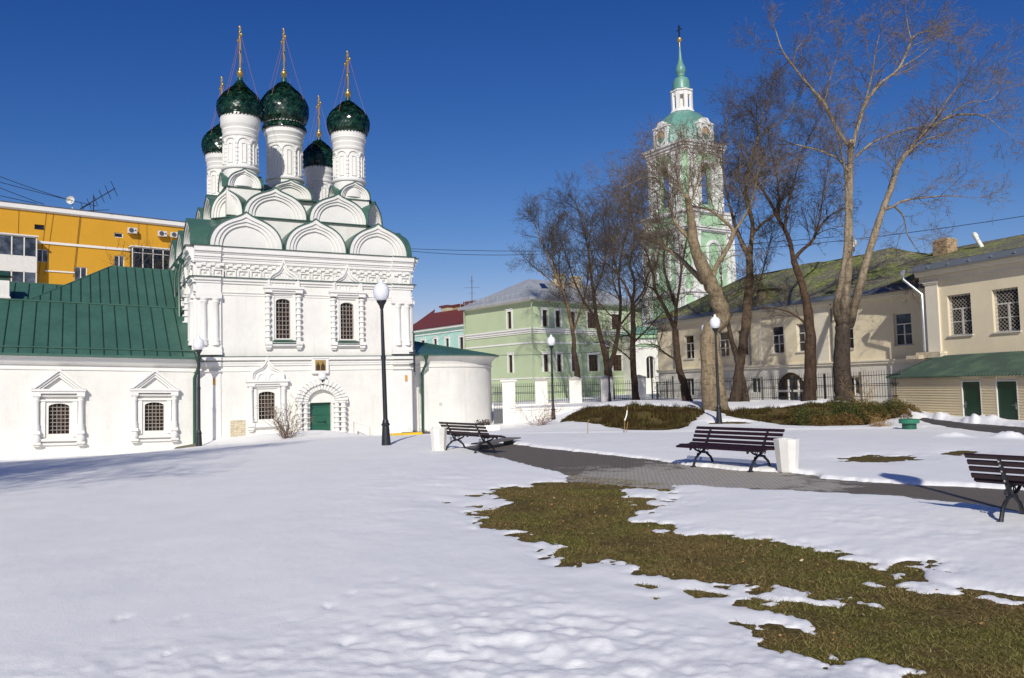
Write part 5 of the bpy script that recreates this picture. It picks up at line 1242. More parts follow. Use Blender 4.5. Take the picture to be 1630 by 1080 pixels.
LIMBS={
'poplar_right':[[(18.07,43.0,0.34,0.654),(18.02,43.0,0.75,0.533),(18.02,43.0,2.06,0.464),(18.06,43.0,3.6,0.43),(18.18,43.0,4.46,0.413)],[(18.18,43.0,4.46,0.344),(18.22,42.58,6.15,0.275),(18.27,42.16,7.8,0.258),(18.22,41.74,9.78,0.241),(18.18,41.32,11.72,0.224),(18.16,40.9,13.64,0.189),(18.07,40.47,14.01,0.172)],[(18.04,43.0,4.4,0.258),(17.61,42.42,5.46,0.224),(17.66,41.84,6.58,0.206),(17.78,41.26,8.35,0.172),(17.7,40.68,10.24,0.138),(17.48,40.1,12.09,0.103),(17.04,39.52,13.25,0.069),(16.6,38.95,14.38,0.043)],[(18.2,40.9,13.7,0.155),(17.51,40.73,14.61,0.138),(16.76,40.57,16.09,0.129),(16.01,40.4,16.9,0.112),(15.08,40.23,18.03,0.095),(14.5,40.07,18.82,0.069),(14.16,39.9,19.76,0.043)],[(16.76,40.57,16.09,0.069),(16.85,40.2,16.79,0.06),(16.97,39.83,17.65,0.043),(17.18,39.47,18.32,0.026)],[(15.08,40.23,18.03,0.06),(15.15,39.81,18.69,0.052),(15.57,39.38,19.15,0.034),(15.84,38.95,19.44,0.022)],[(17.69,40.1,12.25,0.103),(17.12,40.0,12.9,0.086),(16.29,39.9,13.32,0.077),(15.46,39.8,13.54,0.069),(14.78,39.7,13.69,0.052)],[(18.27,40.9,13.8,0.155),(18.85,41.37,15.13,0.146),(19.54,41.84,16.49,0.138),(20.57,42.32,17.69,0.12),(21.9,42.79,18.73,0.103),(22.81,43.27,20.17,0.086),(23.38,43.74,20.98,0.069),(24.56,44.22,21.46,0.052),(25.53,44.69,21.21,0.034),(26.52,45.17,21.16,0.026)],[(23.2,43.74,20.84,0.06),(23.21,44.03,21.78,0.043),(23.28,44.31,23.03,0.026)],[(21.9,42.79,18.73,0.069),(23.0,43.16,19.39,0.052),(23.94,43.53,20.07,0.038),(25.11,43.9,21.49,0.026)],[(19.3,41.84,15.97,0.103),(19.6,41.52,17.23,0.086),(19.73,41.19,18.13,0.069),(19.72,40.86,18.85,0.052),(19.85,40.53,19.72,0.026)],[(18.41,40.9,13.29,0.103),(19.23,40.93,13.96,0.086),(20.1,40.97,14.35,0.077),(21.14,41.01,14.67,0.069),(21.56,41.05,14.78,0.052)],[(18.52,43.0,4.45,0.275),(19.05,42.7,6.48,0.258),(19.33,42.41,7.81,0.241),(19.8,42.11,9.47,0.224),(20.13,41.82,10.6,0.206),(20.49,41.52,11.71,0.189),(20.81,41.23,12.82,0.155),(21.38,40.93,13.73,0.138),(22.1,40.64,14.53,0.12),(22.79,40.34,14.94,0.103),(23.45,40.05,15.12,0.086),(24.25,39.75,15.0,0.069),(24.7,39.46,14.66,0.043),(25.02,39.16,14.06,0.026)],[(20.49,41.52,11.71,0.103),(21.05,40.99,13.25,0.103),(21.81,40.46,13.91,0.086),(22.25,39.93,13.99,0.052)],[(21.38,40.93,13.73,0.086),(22.2,40.19,14.81,0.069),(22.84,39.44,16.01,0.06),(23.25,38.69,16.52,0.043),(23.46,37.95,17.01,0.026)],[(20.13,41.82,10.6,0.12),(20.5,41.54,10.69,0.103),(20.98,41.25,10.95,0.086),(21.91,40.97,11.03,0.069),(23.08,40.69,11.03,0.052),(24.05,40.4,10.84,0.026)],[(20.67,41.54,10.69,0.086),(21.32,42.01,10.26,0.069),(21.74,42.48,9.32,0.052),(22.52,42.95,8.51,0.026)],[(22.79,40.34,14.94,0.069),(24.43,40.81,15.97,0.052),(25.9,41.27,16.28,0.034),(26.73,41.74,16.95,0.017)]],
'dark_right':[[(16.49,44.0,0.29,0.493),(16.5,44.0,0.64,0.405),(16.65,44.0,2.11,0.334),(16.73,44.0,3.87,0.317),(16.69,44.0,5.11,0.299),(16.51,44.0,6.53,0.246),(16.27,44.0,7.43,0.229),(15.99,44.0,8.33,0.211)],[(15.99,44.0,8.33,0.176),(15.95,44.42,9.66,0.158),(15.58,44.84,10.85,0.141),(15.12,45.25,12.25,0.123),(14.68,45.67,13.29,0.106),(14.29,46.09,14.36,0.07),(14.09,46.51,15.44,0.044)],[(15.99,44.0,8.33,0.158),(16.55,44.29,8.9,0.141),(17.3,44.58,9.47,0.123),(17.81,44.87,10.25,0.106),(18.61,45.16,11.02,0.07),(19.3,45.45,11.43,0.053)],[(15.76,44.42,10.1,0.123),(15.74,43.98,11.38,0.106),(15.99,43.55,12.35,0.088),(16.17,43.12,13.47,0.07),(16.59,42.69,14.75,0.053),(16.99,42.25,15.65,0.026)],[(15.58,44.84,10.85,0.106),(15.55,44.56,12.25,0.088),(15.34,44.29,13.65,0.07),(14.96,44.02,15.03,0.053),(14.76,43.75,16.4,0.026)],[(17.3,44.58,9.47,0.088),(17.9,44.77,10.77,0.07),(18.23,44.96,12.27,0.053),(18.68,45.15,13.79,0.035)],[(16.66,44.0,4.58,0.123),(16.17,44.23,5.14,0.088),(15.56,44.45,5.54,0.07),(14.75,44.68,5.76,0.053)]],
'twin':[[(13.76,49.0,0.29,0.47),(13.82,49.0,0.72,0.372),(14.02,49.0,1.88,0.314),(14.27,49.0,3.05,0.294),(14.43,49.0,4.03,0.294),(14.69,49.0,5.4,0.314),(14.82,49.0,6.58,0.294),(15.01,49.0,8.16,0.274),(15.06,49.0,9.35,0.255),(15.16,49.0,9.95,0.196),(15.34,49.0,11.34,0.176),(15.16,49.0,12.54,0.176),(15.05,49.0,13.75,0.157),(15.4,49.0,15.36,0.137),(15.86,49.0,16.76,0.118),(16.21,49.0,18.17,0.078),(16.66,49.0,19.38,0.059),(16.95,49.0,20.39,0.029)],[(14.42,49.0,0.27,0.314),(14.4,49.0,0.7,0.255),(14.22,49.0,1.88,0.235),(13.96,49.0,3.25,0.235),(13.72,49.0,4.05,0.196),(13.57,49.0,5.03,0.176),(13.41,49.0,5.83,0.137),(13.26,49.0,7.02,0.098),(13.23,49.0,8.21,0.059)],[(15.06,49.0,9.35,0.216),(14.82,49.53,10.25,0.196),(14.62,50.06,11.37,0.157),(14.53,50.6,12.51,0.118),(14.34,51.13,14.31,0.098),(14.37,51.66,16.57,0.078),(14.82,52.19,18.87,0.059),(15.48,52.73,20.79,0.029)],[(15.24,49.0,10.74,0.157),(15.86,48.49,11.42,0.137),(16.29,47.99,11.69,0.098),(16.74,47.48,12.54,0.059)],[(15.13,49.0,13.75,0.098),(16.01,49.15,14.57,0.098),(17.1,49.31,15.32,0.078),(18.4,49.46,16.22,0.059),(19.47,49.62,16.44,0.039)],[(15.16,49.0,12.54,0.098),(14.76,49.29,14.24,0.078),(15.02,49.57,16.35,0.059),(15.39,49.86,18.28,0.039)],[(15.86,49.0,16.76,0.078),(16.7,49.01,17.55,0.059),(17.73,49.02,18.13,0.049),(18.38,49.03,19.14,0.029)],[(14.82,49.0,6.58,0.118),(15.31,48.58,7.31,0.098),(15.61,48.15,8.42,0.078),(15.8,47.73,9.51,0.039)]],
'pollard':[[(10.6,42.0,-0.11,0.706),(10.58,42.0,0.4,0.554),(10.5,42.0,1.57,0.504),(10.47,42.0,3.25,0.454),(10.61,42.0,4.25,0.437),(10.97,42.0,4.85,0.454)],[(11.1,42.0,-0.05,0.47),(11.06,42.0,0.55,0.37),(11.0,42.0,1.55,0.336),(10.89,42.0,2.9,0.302),(10.87,42.0,4.08,0.269)],[(10.89,42.0,4.52,0.47),(11.23,41.65,5.22,0.454),(10.93,41.3,5.86,0.42),(10.45,40.94,6.83,0.386),(10.06,40.59,7.45,0.37),(9.68,40.24,8.23,0.319),(9.41,39.89,8.99,0.286),(9.27,39.54,9.89,0.235),(9.09,39.19,10.63,0.202),(8.93,38.83,10.96,0.168)],[(10.12,40.94,6.84,0.218),(9.59,41.36,7.58,0.185),(9.14,41.79,8.26,0.168),(8.47,42.21,8.93,0.151),(8.15,42.63,9.36,0.101),(7.62,43.05,9.63,0.067)],[(9.4,39.89,8.83,0.151),(8.91,40.2,9.45,0.134),(8.61,40.51,10.12,0.118),(8.45,40.83,11.19,0.101),(8.31,41.14,11.94,0.084),(7.96,41.45,12.54,0.067),(7.17,41.76,12.65,0.05),(6.18,42.08,12.24,0.034)],[(10.52,40.94,6.83,0.185),(10.82,40.98,7.66,0.168),(11.36,41.01,8.48,0.151),(11.85,41.05,9.47,0.151),(11.29,41.08,10.17,0.118),(10.65,41.11,10.7,0.101),(10.0,41.15,10.89,0.067)],[(11.85,41.05,9.47,0.134),(12.37,40.79,10.24,0.101),(12.83,40.54,11.34,0.067),(12.96,40.28,12.26,0.034)],[(9.06,39.19,10.63,0.084),(8.72,39.61,11.87,0.059),(8.69,40.03,12.97,0.042),(9.15,40.46,14.02,0.025)],[(9.15,39.19,10.46,0.084),(9.6,39.27,11.76,0.067),(9.98,39.35,12.9,0.042),(9.97,39.44,13.58,0.025)],[(8.98,38.83,10.77,0.067),(9.23,39.28,12.1,0.05),(9.45,39.74,13.36,0.025)],[(8.47,42.21,8.93,0.101),(8.17,42.61,9.88,0.067),(7.65,43.01,10.68,0.05),(7.04,43.42,11.49,0.034)],[(8.93,38.83,10.96,0.067),(8.24,38.84,11.68,0.05),(7.95,38.85,12.49,0.034),(7.66,38.86,13.14,0.022)]],
'slim':[[(11.01,50.0,0.26,0.42),(10.95,50.0,0.7,0.32),(10.82,50.0,1.58,0.28),(10.61,50.0,2.38,0.26),(10.47,50.0,3.79,0.24),(10.43,50.0,4.99,0.24)],[(10.43,50.0,4.99,0.18),(9.79,49.89,6.41,0.16),(9.21,49.79,7.54,0.14),(9.1,49.68,8.41,0.12),(8.91,49.58,9.21,0.1),(8.64,49.47,10.0,0.08),(8.14,49.36,10.8,0.06),(7.96,49.26,11.99,0.04)],[(10.44,50.0,5.19,0.16),(10.55,50.12,6.41,0.16),(10.22,50.24,7.65,0.14),(9.97,50.37,8.89,0.12),(9.99,50.49,9.94,0.1),(10.26,50.61,10.98,0.08),(9.84,50.73,12.25,0.06),(9.72,50.85,13.95,0.04)],[(10.59,50.12,6.41,0.12),(10.83,50.04,7.81,0.12),(10.97,49.95,8.81,0.1),(11.2,49.87,10.0,0.08),(11.43,49.78,11.2,0.06)],[(10.48,50.0,2.99,0.1),(9.51,49.65,3.6,0.08),(9.07,49.31,3.99,0.06),(8.03,48.96,4.08,0.04)],[(9.21,49.79,7.54,0.08),(8.46,49.54,8.01,0.06),(7.86,49.3,8.99,0.04)]],
'lone':[[(8.98,58.0,0.12,0.418),(9.0,58.0,0.63,0.302),(8.91,58.0,2.11,0.267),(8.89,58.0,3.97,0.255),(9.0,58.0,5.83,0.232),(9.01,58.0,7.46,0.209)],[(9.01,58.0,7.46,0.139),(8.7,58.45,8.7,0.128),(8.18,58.9,9.72,0.116),(7.65,59.35,10.52,0.093),(6.91,59.8,11.33,0.07),(6.28,60.25,12.9,0.046)],[(9.02,58.0,7.7,0.139),(9.1,57.29,9.01,0.139),(8.71,56.57,10.3,0.116),(8.98,55.86,12.0,0.093),(8.71,55.15,13.67,0.07),(8.44,54.43,15.31,0.046)],[(9.06,58.0,7.46,0.116),(9.78,57.35,8.44,0.116),(9.93,56.7,9.37,0.093),(10.53,56.05,10.17,0.07),(10.68,55.4,11.42,0.046)],[(9.0,58.0,4.66,0.116),(10.04,58.18,5.58,0.093),(10.8,58.36,6.37,0.07),(11.56,58.53,6.98,0.046)],[(8.97,58.0,4.9,0.116),(8.12,57.7,5.83,0.093),(7.41,57.39,6.52,0.081),(6.71,57.09,7.2,0.07),(6.02,56.78,8.1,0.046)],[(8.18,58.9,9.72,0.081),(7.78,58.97,11.65,0.07),(7.62,59.03,13.59,0.058),(7.45,59.1,15.55,0.035)],[(8.81,58.0,3.27,0.093),(8.09,57.97,3.99,0.07),(7.18,57.94,4.47,0.058),(6.48,57.9,4.72,0.046)]],
'street_left':[[(5.51,67.0,-0.16,0.375),(5.53,67.0,2.29,0.295),(5.28,67.0,4.44,0.241),(5.22,67.0,6.06,0.214),(4.9,67.0,7.95,0.188),(4.52,67.0,9.59,0.161),(3.92,67.0,10.96,0.134),(3.27,67.0,12.61,0.107),(2.66,67.0,14.26,0.08),(2.17,67.0,15.81,0.054)],[(5.22,67.0,6.06,0.134),(5.96,66.62,8.16,0.107),(6.52,66.25,10.25,0.107),(6.73,65.87,12.87,0.08),(6.87,65.5,14.93,0.054)],[(4.9,67.0,7.95,0.107),(4.39,68.04,10.27,0.094),(4.37,69.08,12.92,0.08),(5.07,70.12,15.35,0.054)],[(4.52,67.0,9.59,0.107),(2.97,66.36,10.9,0.08),(2.02,65.72,11.63,0.054)],[(3.92,67.0,10.96,0.094),(3.7,66.83,13.11,0.08),(4.03,66.66,15.25,0.054)]],
'street_fork':[[(8.11,66.0,-0.2,0.449),(8.03,66.0,2.22,0.37),(7.92,66.0,3.54,0.317),(7.55,66.0,5.13,0.264),(7.19,66.0,7.0,0.211),(6.99,66.0,9.14,0.185),(6.8,66.0,11.28,0.132),(6.6,66.0,13.43,0.106),(6.14,66.0,15.6,0.079),(5.66,66.0,17.23,0.053)],[(8.0,66.0,2.74,0.29),(8.5,65.38,4.29,0.238),(8.85,64.76,6.33,0.211),(8.99,64.14,8.35,0.158),(8.83,63.52,10.34,0.132),(9.06,62.9,12.29,0.106),(9.55,62.28,14.21,0.079),(9.77,61.66,16.09,0.053)],[(7.19,66.0,7.0,0.158),(6.21,66.28,8.65,0.132),(5.48,66.55,10.32,0.106),(5.02,66.83,11.99,0.079),(4.55,67.1,13.68,0.053)],[(8.85,64.76,6.33,0.132),(10.13,64.3,7.82,0.106),(10.87,63.84,8.78,0.079),(11.36,63.38,10.26,0.053)],[(6.99,66.0,9.14,0.106),(7.82,65.69,11.21,0.092),(8.12,65.38,13.28,0.079),(7.89,65.08,15.35,0.053)],[(8.99,64.14,8.35,0.106),(8.47,64.74,10.52,0.079),(8.92,65.34,13.78,0.066),(9.37,65.94,16.57,0.04)]]}
# ------------------------------------------------------------------ street lamps
def make_lamp(label):
    t = thing('street_lamp', label, 'lamp', (0,0,0), 0, 'white globe park lamps on dark posts')
    m = MB(); m.lathe(0,0,[(.16,-.3),(.16,.02),(.155,.04),(.14,.06),(.125,.3),(.105,.6),(.10,.64),(.125,.66),(.125,.70),(.10,.72),(.085,.80),(.075,.83)], 12); m.build('base', IRON, t, 30)
    m = MB(); m.lathe(0,0,[(.068,.8),(.062,2.6),(.075,2.62),(.075,2.7),(.056,2.72),(.045,4.05),(.042,4.12)], 14); m.build('post', IRON, t, 30)
    m = MB(); m.lathe(0,0,[(.04,4.1),(.06,4.14),(.07,4.2),(.13,4.3),(.15,4.33),(.15,4.36),(.05,4.36)], 16); m.build('cup', IRON, t, 30)
    m = MB(); m.lathe(0,0,[(.13,4.36),(.2,4.43),(.235,4.54),(.242,4.64),(.225,4.75),(.185,4.81),(.17,4.82),(.165,4.845),(.11,4.87),(.07,4.9),(.055,4.93),(.05,4.97),(.03,5.0),(.001,5.005)], 22); m.build('globe', GLOBE, t, 40)
    return t
LAMPS = [((-3.79,23.3),'dark lamp post with white globe standing alone before the church front, the biggest lamp'),
 ((-13.87,34.7),'lamp post with white globe close to the refectory downpipe at the left'),
 ((9.4,36.2),'lamp post with white globe in front of the pale pollard tree'),
 ((2.26,45.3),'lamp post with white globe before the left side of the pale green house'),
 ((7.45,61.0),'farthest thin lamp post on the bank in front of a white fence pier'),
 ((12.0,48.6),'lamp post half hidden behind the pale pollard tree trunk'),
 ((6.05,5.6),'lamp post just outside the frame whose shadow crosses the path')]
l0 = None
for (x, y), lab in LAMPS:
    t = make_lamp(lab) if l0 is None else copy_tree(l0)
    l0 = l0 or t; t['label'] = lab; t.location = (x, y, gz(x, y) + .0); t.rotation_euler = (0, R(-.9) if y < 24 and y > 10 else 0, 0)

# ------------------------------------------------------------------ benches
def make_bench():
    t = thing('park_bench', '', 'bench', (0,0,0), 0, 'dark slatted park benches along the path')
    L = 1.04
    prof = [(-.40,.40),(-.30,.425),(-.20,.42),(-.10,.415),(-.005,.43)]
    sm = [MB() for _ in prof]
    def slat(y, z, tilt, w, th, x0=-L, x1=L):
        m = MB(); c, s = cos(tilt), sin(tilt)
        q = [(-w/2,-th/2),(w/2,-th/2),(w/2,th/2),(-w/2,th/2)]; b = .006
        q = [(-w/2+b,-th/2),(w/2-b,-th/2),(w/2,-th/2+b),(w/2,th/2-b),(w/2-b,th/2),(-w/2+b,th/2),(-w/2,th/2-b),(-w/2,-th/2+b)]
        P = [(y + a*c - d*s, z + a*s + d*c) for a, d in q]; n = len(P)
        m.add([(x, yy, zz) for x in (x0, x1) for yy, zz in P], [(i, (i+1)%n, n+(i+1)%n, n+i) for i in range(n)] + [tuple(range(n-1,-1,-1)), tuple(range(n, 2*n))])
        return m
    for (y, z), a in zip(prof, (.25,.02,-.06,.05,.35)): slat(y, z, a, .085, .035).build('seat_slat', SLAT, t)
    for (y, z), a in zip(((.085,.495),(.13,.58),(.17,.66),(.225,.738)), (1.1,1.12,1.12,.85)): slat(y, z, a, .06, .032).build('back_slat', SLAT, t)
    for sx in (-.68, .68):
        m = MB()
        m.tube([(sx,-.42,.385),(sx,-.25,.395),(sx,-.05,.39),(sx,.06,.44),(sx,.11,.52),(sx,.175,.63),(sx,.23,.735)], [.022,.024,.026,.028,.026,.024,.02], 8)
        m.tube([(sx,-.36,.0),(sx,-.33,.06),(sx,-.27,.17),(sx,-.12,.27),(sx,.0,.31),(sx,.06,.42)], [.03,.026,.024,.024,.024,.022], 8)
        m.tube([(sx,.27,.0),(sx,.25,.05),(sx,.19,.16),(sx,.05,.26),(sx,-.12,.28),(sx,-.26,.33),(sx,-.34,.385)], [.03,.026,.024,.024,.022,.02,.02], 8)
        m.tube([(sx + .0,-.03,.28),(sx,-.03,.39)], .02, 8)
        m.tube([(sx,-.42+.03*cos(k*.7)*(1-k/14),.355+.03*sin(k*.7)*(1-k/14)) for k in range(12)], .014, 6)
        for y, z in ((-.15,.34),(.1,.33),(.09,.24),(-.2,.235)): m.tube([(sx-.0,y+.03*cos(a),z+.03*sin(a)) for a in [k*2*pi/8 for k in range(9)]], .009, 5)
        m.box(sx-.035,sx+.035,-.41,-.32,-.01,.02); m.box(sx-.035,sx+.035,.23,.31,-.01,.02)
        m.build('leg', IRON, t, 40)
        b = MB()
        for y, z in ((.075,.455),(.14,.57),(.175,.64),(.205,.69)): b.sphere(sx, y+.035, z, .012, 8, 5)
        b.build('bolt', GRILLE, t, 60)
    return t
b0 = make_bench()
for k, (x, y, a, lab) in enumerate(((4.25,15.5,-53.1,'dark maroon slatted bench in the middle, beside the white concrete bin'),(-1.2,20.45,126.9,'slatted bench at the near left end of the path by the church, seen from behind'),(6.10,8.62,126.9,'big close slatted bench seen from behind, cut by the right edge'))):
    t = b0 if k == 0 else copy_tree(b0); t['label'] = lab; t.location = (x, y, gz(x, y) + (.012 if k == 0 else .04)); t.rotation_euler = (0, 0, R(a))
# low grey plank bench past the first bench
t = thing('plank_bench', 'low grey plank seat without a back at the far start of the path', 'bench', (-.5, 22.4, gz(-.5,22.4)+.03), R(66))
for k in range(4): m = MB(); m.box(-1.15,1.15,-.24+k*.125,-.13+k*.125,.12,.155); m.build('plank', SLAT_G, t)
for x in (-.8,.8): m = MB(); m.box(x-.03,x+.03,-.14,.16,-.15,.12); m.build('support', IRON_GREY, t)

# ------------------------------------------------------------------ concrete bins
def make_bin(lab):
    t = thing('litter_bin', lab, 'litter bin', (0,0,0), 0, 'white faceted concrete litter bins')
    m = MB(); n = 8; v = []
    for r, z, tw in ((.165,.0,0),(.17,.02,0),(.215,.58,0),(.215,.6,0),(.175,.6,0),(.165,.42,0)):
        for i in range(n): a = 2*pi*i/n + .39 + (.0); rr = r*(1.06 if i % 2 else .97); v.append((rr*cos(a), rr*sin(a), z))
    f = [(j*n+i, j*n+(i+1)%n, (j+1)*n+(i+1)%n, (j+1)*n+i) for j in range(5) for i in range(n)] + [tuple(range(5*n, 6*n))]
    m.add(v, f); m.build('body', CONC_W, t)
    m = MB(); m.lathe(0,0,[(.15,-.05),(.15,.02)],12); m.build('foot', SOCLE, t); return t
bn = make_bin('white concrete litter bin at the right end of the middle bench'); bn.location = (5.0, 14.55, gz(5,14.55)+.02); bn.rotation_euler = (0,0,R(10))
b2 = copy_tree(bn); b2.location = (-2.02, 21.0, gz(-2,21)+.05); b2['label'] = 'white concrete litter bin behind the left bench near the church'; b2.rotation_euler = (0,0,R(33))

# ------------------------------------------------------------------ bare trees
def norm(v): L = sqrt(v[0]**2+v[1]**2+v[2]**2) or 1; return (v[0]/L, v[1]/L, v[2]/L)
def rand_perp(d, rn):
    while True:
        u = (rn.uniform(-1,1), rn.uniform(-1,1), rn.uniform(-1,1)); k = u[0]*d[0]+u[1]*d[1]+u[2]*d[2]
        w = (u[0]-k*d[0], u[1]-k*d[1], u[2]-k*d[2]); L = sqrt(w[0]**2+w[1]**2+w[2]**2)
        if L > .2: return (w[0]/L, w[1]/L, w[2]/L)
def twig(mb, pts, rs):
    """thin three sided branch, cheap"""
    v = []; n = len(pts)
    a, b = pts[0], pts[-1]; d = norm((b[0]-a[0], b[1]-a[1], b[2]-a[2]))
    u = norm((-d[1], d[0], 0)) if abs(d[2]) < .95 else (1, 0, 0)
    w = (d[1]*u[2]-d[2]*u[1], d[2]*u[0]-d[0]*u[2], d[0]*u[1]-d[1]*u[0])
    for p, r in zip(pts, rs):
        v += [(p[0]+u[0]*r, p[1]+u[1]*r, p[2]+u[2]*r), (p[0]+(-.5*u[0]+.87*w[0])*r, p[1]+(-.5*u[1]+.87*w[1])*r, p[2]+(-.5*u[2]+.87*w[2])*r), (p[0]+(-.5*u[0]-.87*w[0])*r, p[1]+(-.5*u[1]-.87*w[1])*r, p[2]+(-.5*u[2]-.87*w[2])*r)]
    k = len(mb.v); mb.v += v
    for i in range(n-1):
        q = k+3*i; mb.f += [(q, q+1, q+4, q+3), (q+1, q+2, q+5, q+4), (q+2, q, q+3, q+5)]
NSEG = (5, 3, 2, 2); RMIN = .0055
def grow(mb, p, d, L, r, level, rn, dens, up, wig):
    n = NSEG[level]; pts = [p]; rs = [max(r, RMIN)]; dirs = [d]
    for i in range(n):
        d = norm((d[0]+rn.gauss(0, wig), d[1]+rn.gauss(0, wig), d[2]+rn.gauss(0, wig)+up))
        p = (p[0]+d[0]*L/n, p[1]+d[1]*L/n, p[2]+d[2]*L/n); pts.append(p); rs.append(max(r*(1-.75*(i+1)/n), RMIN)); dirs.append(d)
    twig(mb, pts, rs)
    if level >= len(dens): return
    nb = max(2, int(dens[level]*L + rn.random()))
    for k in range(nb):
        t = .15 + .85*(k + rn.random())/nb; q = min(t*n, n-.001); i = int(q); f = q-i
        b = tuple(pts[i][c]+(pts[i+1][c]-pts[i][c])*f for c in range(3)); dd = dirs[i+1]; w = rand_perp(dd, rn); s = rn.uniform(.6, 1.25)
        cd = norm((dd[0]+w[0]*s, dd[1]+w[1]*s, dd[2]+w[2]*s+.1))
        grow(mb, b, cd, L*rn.uniform(.38,.68)*(1.1-.35*t), max(rs[i]*.62, RMIN), level+1, rn, dens, up*.8, wig*1.1)
def tree(name, label, limbs, bark_m, twig_m, seed, dens0=2.6, size=1.0, dens=(3.8, 4.6, 5.0), up=.07, wig=.2, rmin=.0):
    rn = random.Random(seed); bx, by, bz = limbs[0][0][:3]
    t = thing(name, label, 'tree', (bx, by, 0))
    m = MB(); tw = MB()
    for k, l in enumerate(limbs):
        pts = []; rs = []
        P = [(x-bx, y-by, z) for x, y, z, r in l]; Rr = [max(q[3]*min(.95, .54+1.2*q[3]), .012) for q in l]
        nn = len(P)
        for i in range(nn-1):       # catmull-rom so limbs bend softly, with a little knottiness
            p0, p1, p2, p3 = P[max(i-1,0)], P[i], P[i+1], P[min(i+2,nn-1)]
            sub = 4
            for s in range(sub):
                u = s/sub; pts.append(tuple(.5*((2*p1[c]) + (-p0[c]+p2[c])*u + (2*p0[c]-5*p1[c]+4*p2[c]-p3[c])*u*u + (-p0[c]+3*p1[c]-3*p2[c]+p3[c])*u**3) + rn.gauss(0, Rr[i]*.055) for c in range(3)))
                rs.append((Rr[i]+(Rr[i+1]-Rr[i])*u)*rn.uniform(.94,1.06))
        pts.append(P[-1]); rs.append(Rr[-1])
        if k == 0: pts.insert(0, (pts[0][0], pts[0][1], pts[0][2]-.4)); rs.insert(0, rs[0]*1.15)
        m.tube(pts, rs, 12 if rs[0] > .12 else 8)
        # side branches
        acc = rn.random()/dens0
        for i in range(len(pts)-1):
            a, b = pts[i], pts[i+1]; L = sqrt(sum((b[c]-a[c])**2 for c in range(3))); d = norm(tuple(b[c]-a[c] for c in range(3)))
            r = rs[i]
            if r > .16 or (k == 0 and a[2] < rmin): continue
            acc += L*dens0*(1.0 if r < .08 else .5)
            while acc > 1:
                acc -= 1; f = rn.random(); q = tuple(a[c]+(b[c]-a[c])*f for c in range(3)); w = rand_perp(d, rn); s = rn.uniform(.7, 1.5)
                cd = norm((d[0]+w[0]*s, d[1]+w[1]*s, d[2]+w[2]*s+.15))
                grow(tw, q, cd, size*rn.uniform(.6,2.2), min(max(r*.5, .012), .032), 0, rn, dens, up, wig)
        if rs[-1] < .06:
            for _ in range(3):
                d = norm(tuple(pts[-1][c]-pts[-3][c] for c in range(3))); w = rand_perp(d, rn); s = rn.uniform(.1,.5)
                grow(tw, pts[-1], norm(tuple(d[c]+w[c]*s for c in range(3))), size*rn.uniform(.8,1.7), max(rs[-1]*.8,.012), 0, rn, dens, up, wig)
    m.build('trunk', bark_m, t, 60); tw.build('crown', twig_m, t); return t
tree('poplar_tree', 'tallest bare poplar on the right with a forked buff trunk and spreading crown', LIMBS['poplar_right'], BARK_POPLAR, TWIG_P, 11, 2.1, 1.15, (3.8, 4.6, 5.0), .02, .2, 4.5)
tree('bare_tree', 'dark slim bare tree just left of the tall forked poplar', LIMBS['dark_right'], BARK_DARK, TWIG, 12, 3.4, 1.15, (3.8, 4.6, 5.0), .05, .22, 3.6)
tree('bare_tree', 'bare tree with two trunks crossing low, right of the pale pollard', LIMBS['twin'], BARK_TWIN, TWIG, 13, 3.0, 1.25, (3.8, 4.6, 5.0), .07, .22, 3.8)
tree('pollard_tree', 'pale thick pollarded tree with a broken top behind a lamp post', LIMBS['pollard'], BARK_PALE, TWIG_P, 14, 3.6, 1.15, (3.8, 4.6, 5.0), .08, .24, 4.2)
tree('bare_tree', 'slender dark bare tree left of the pale pollard before the tower', LIMBS['slim'], BARK_DARK, TWIG, 15, 3.6, 1.2, (3.8, 4.6, 5.0), .06, .24, 3.0)
tree('bare_tree', 'dark bare tree on the bank crest with arms spread before the green house', LIMBS['lone'], BARK_DARK, TWIG, 16, 3.4, 1.3, (3.8, 4.6, 5.0), .05, .24, 2.8)
tree('bare_tree', 'reddish bare tree behind the white fence leaning left over the green house', LIMBS['street_left'], BARK_TWIN, TWIG, 17, 3.0, 1.35, (3.8, 4.6, 5.0), .07, .22, 3.5)
tree('bare_tree', 'forked dark bare tree behind the fence before the green house windows', LIMBS['street_fork'], BARK_DARK, TWIG, 18, 3.0, 1.35, (3.8, 4.6, 5.0), .07, .22, 3.2)
# trees outside the frame on the left, known by the shadows they throw on the snow
def simple_limbs(x, y, h, seed):
    rn = random.Random(seed); z = gz(x, y); L = [[(x, y, z, .2), (x+.1, y, z+h*.25, .17), (x, y+.1, z+h*.5, .12), (x+.1, y, z+h*.75, .07), (x, y, z+h, .02)]]
    for k in range(9):
        a = rn.uniform(0, 6.28); z0 = z + h*rn.uniform(.28,.7); l = h*rn.uniform(.25,.42); L.append([(x, y, z0, .07), (x+cos(a)*l*.5, y+sin(a)*l*.5, z0+l*.5, .045), (x+cos(a)*l*.8, y+sin(a)*l*.8, z0+l*1.0, .02)])
    return L
for k, (x, y, h) in enumerate(((-12.2, 5.0, 11.5), (-15.0, 8.0, 10.5), (-18.5, 11.5, 9.0))):
    tree('bare_tree', ['bare tree beyond the left edge whose shadow falls on the snow', 'taller bare tree beyond the left edge, farthest from the church', 'smaller bare tree beyond the left edge nearest the lawn'][k], simple_limbs(x, y, h, 40+k), BARK_DARK, TWIG, 50+k, 2.6, 1.5, (3.0, 3.5, 3.0), .07, .2, 2)

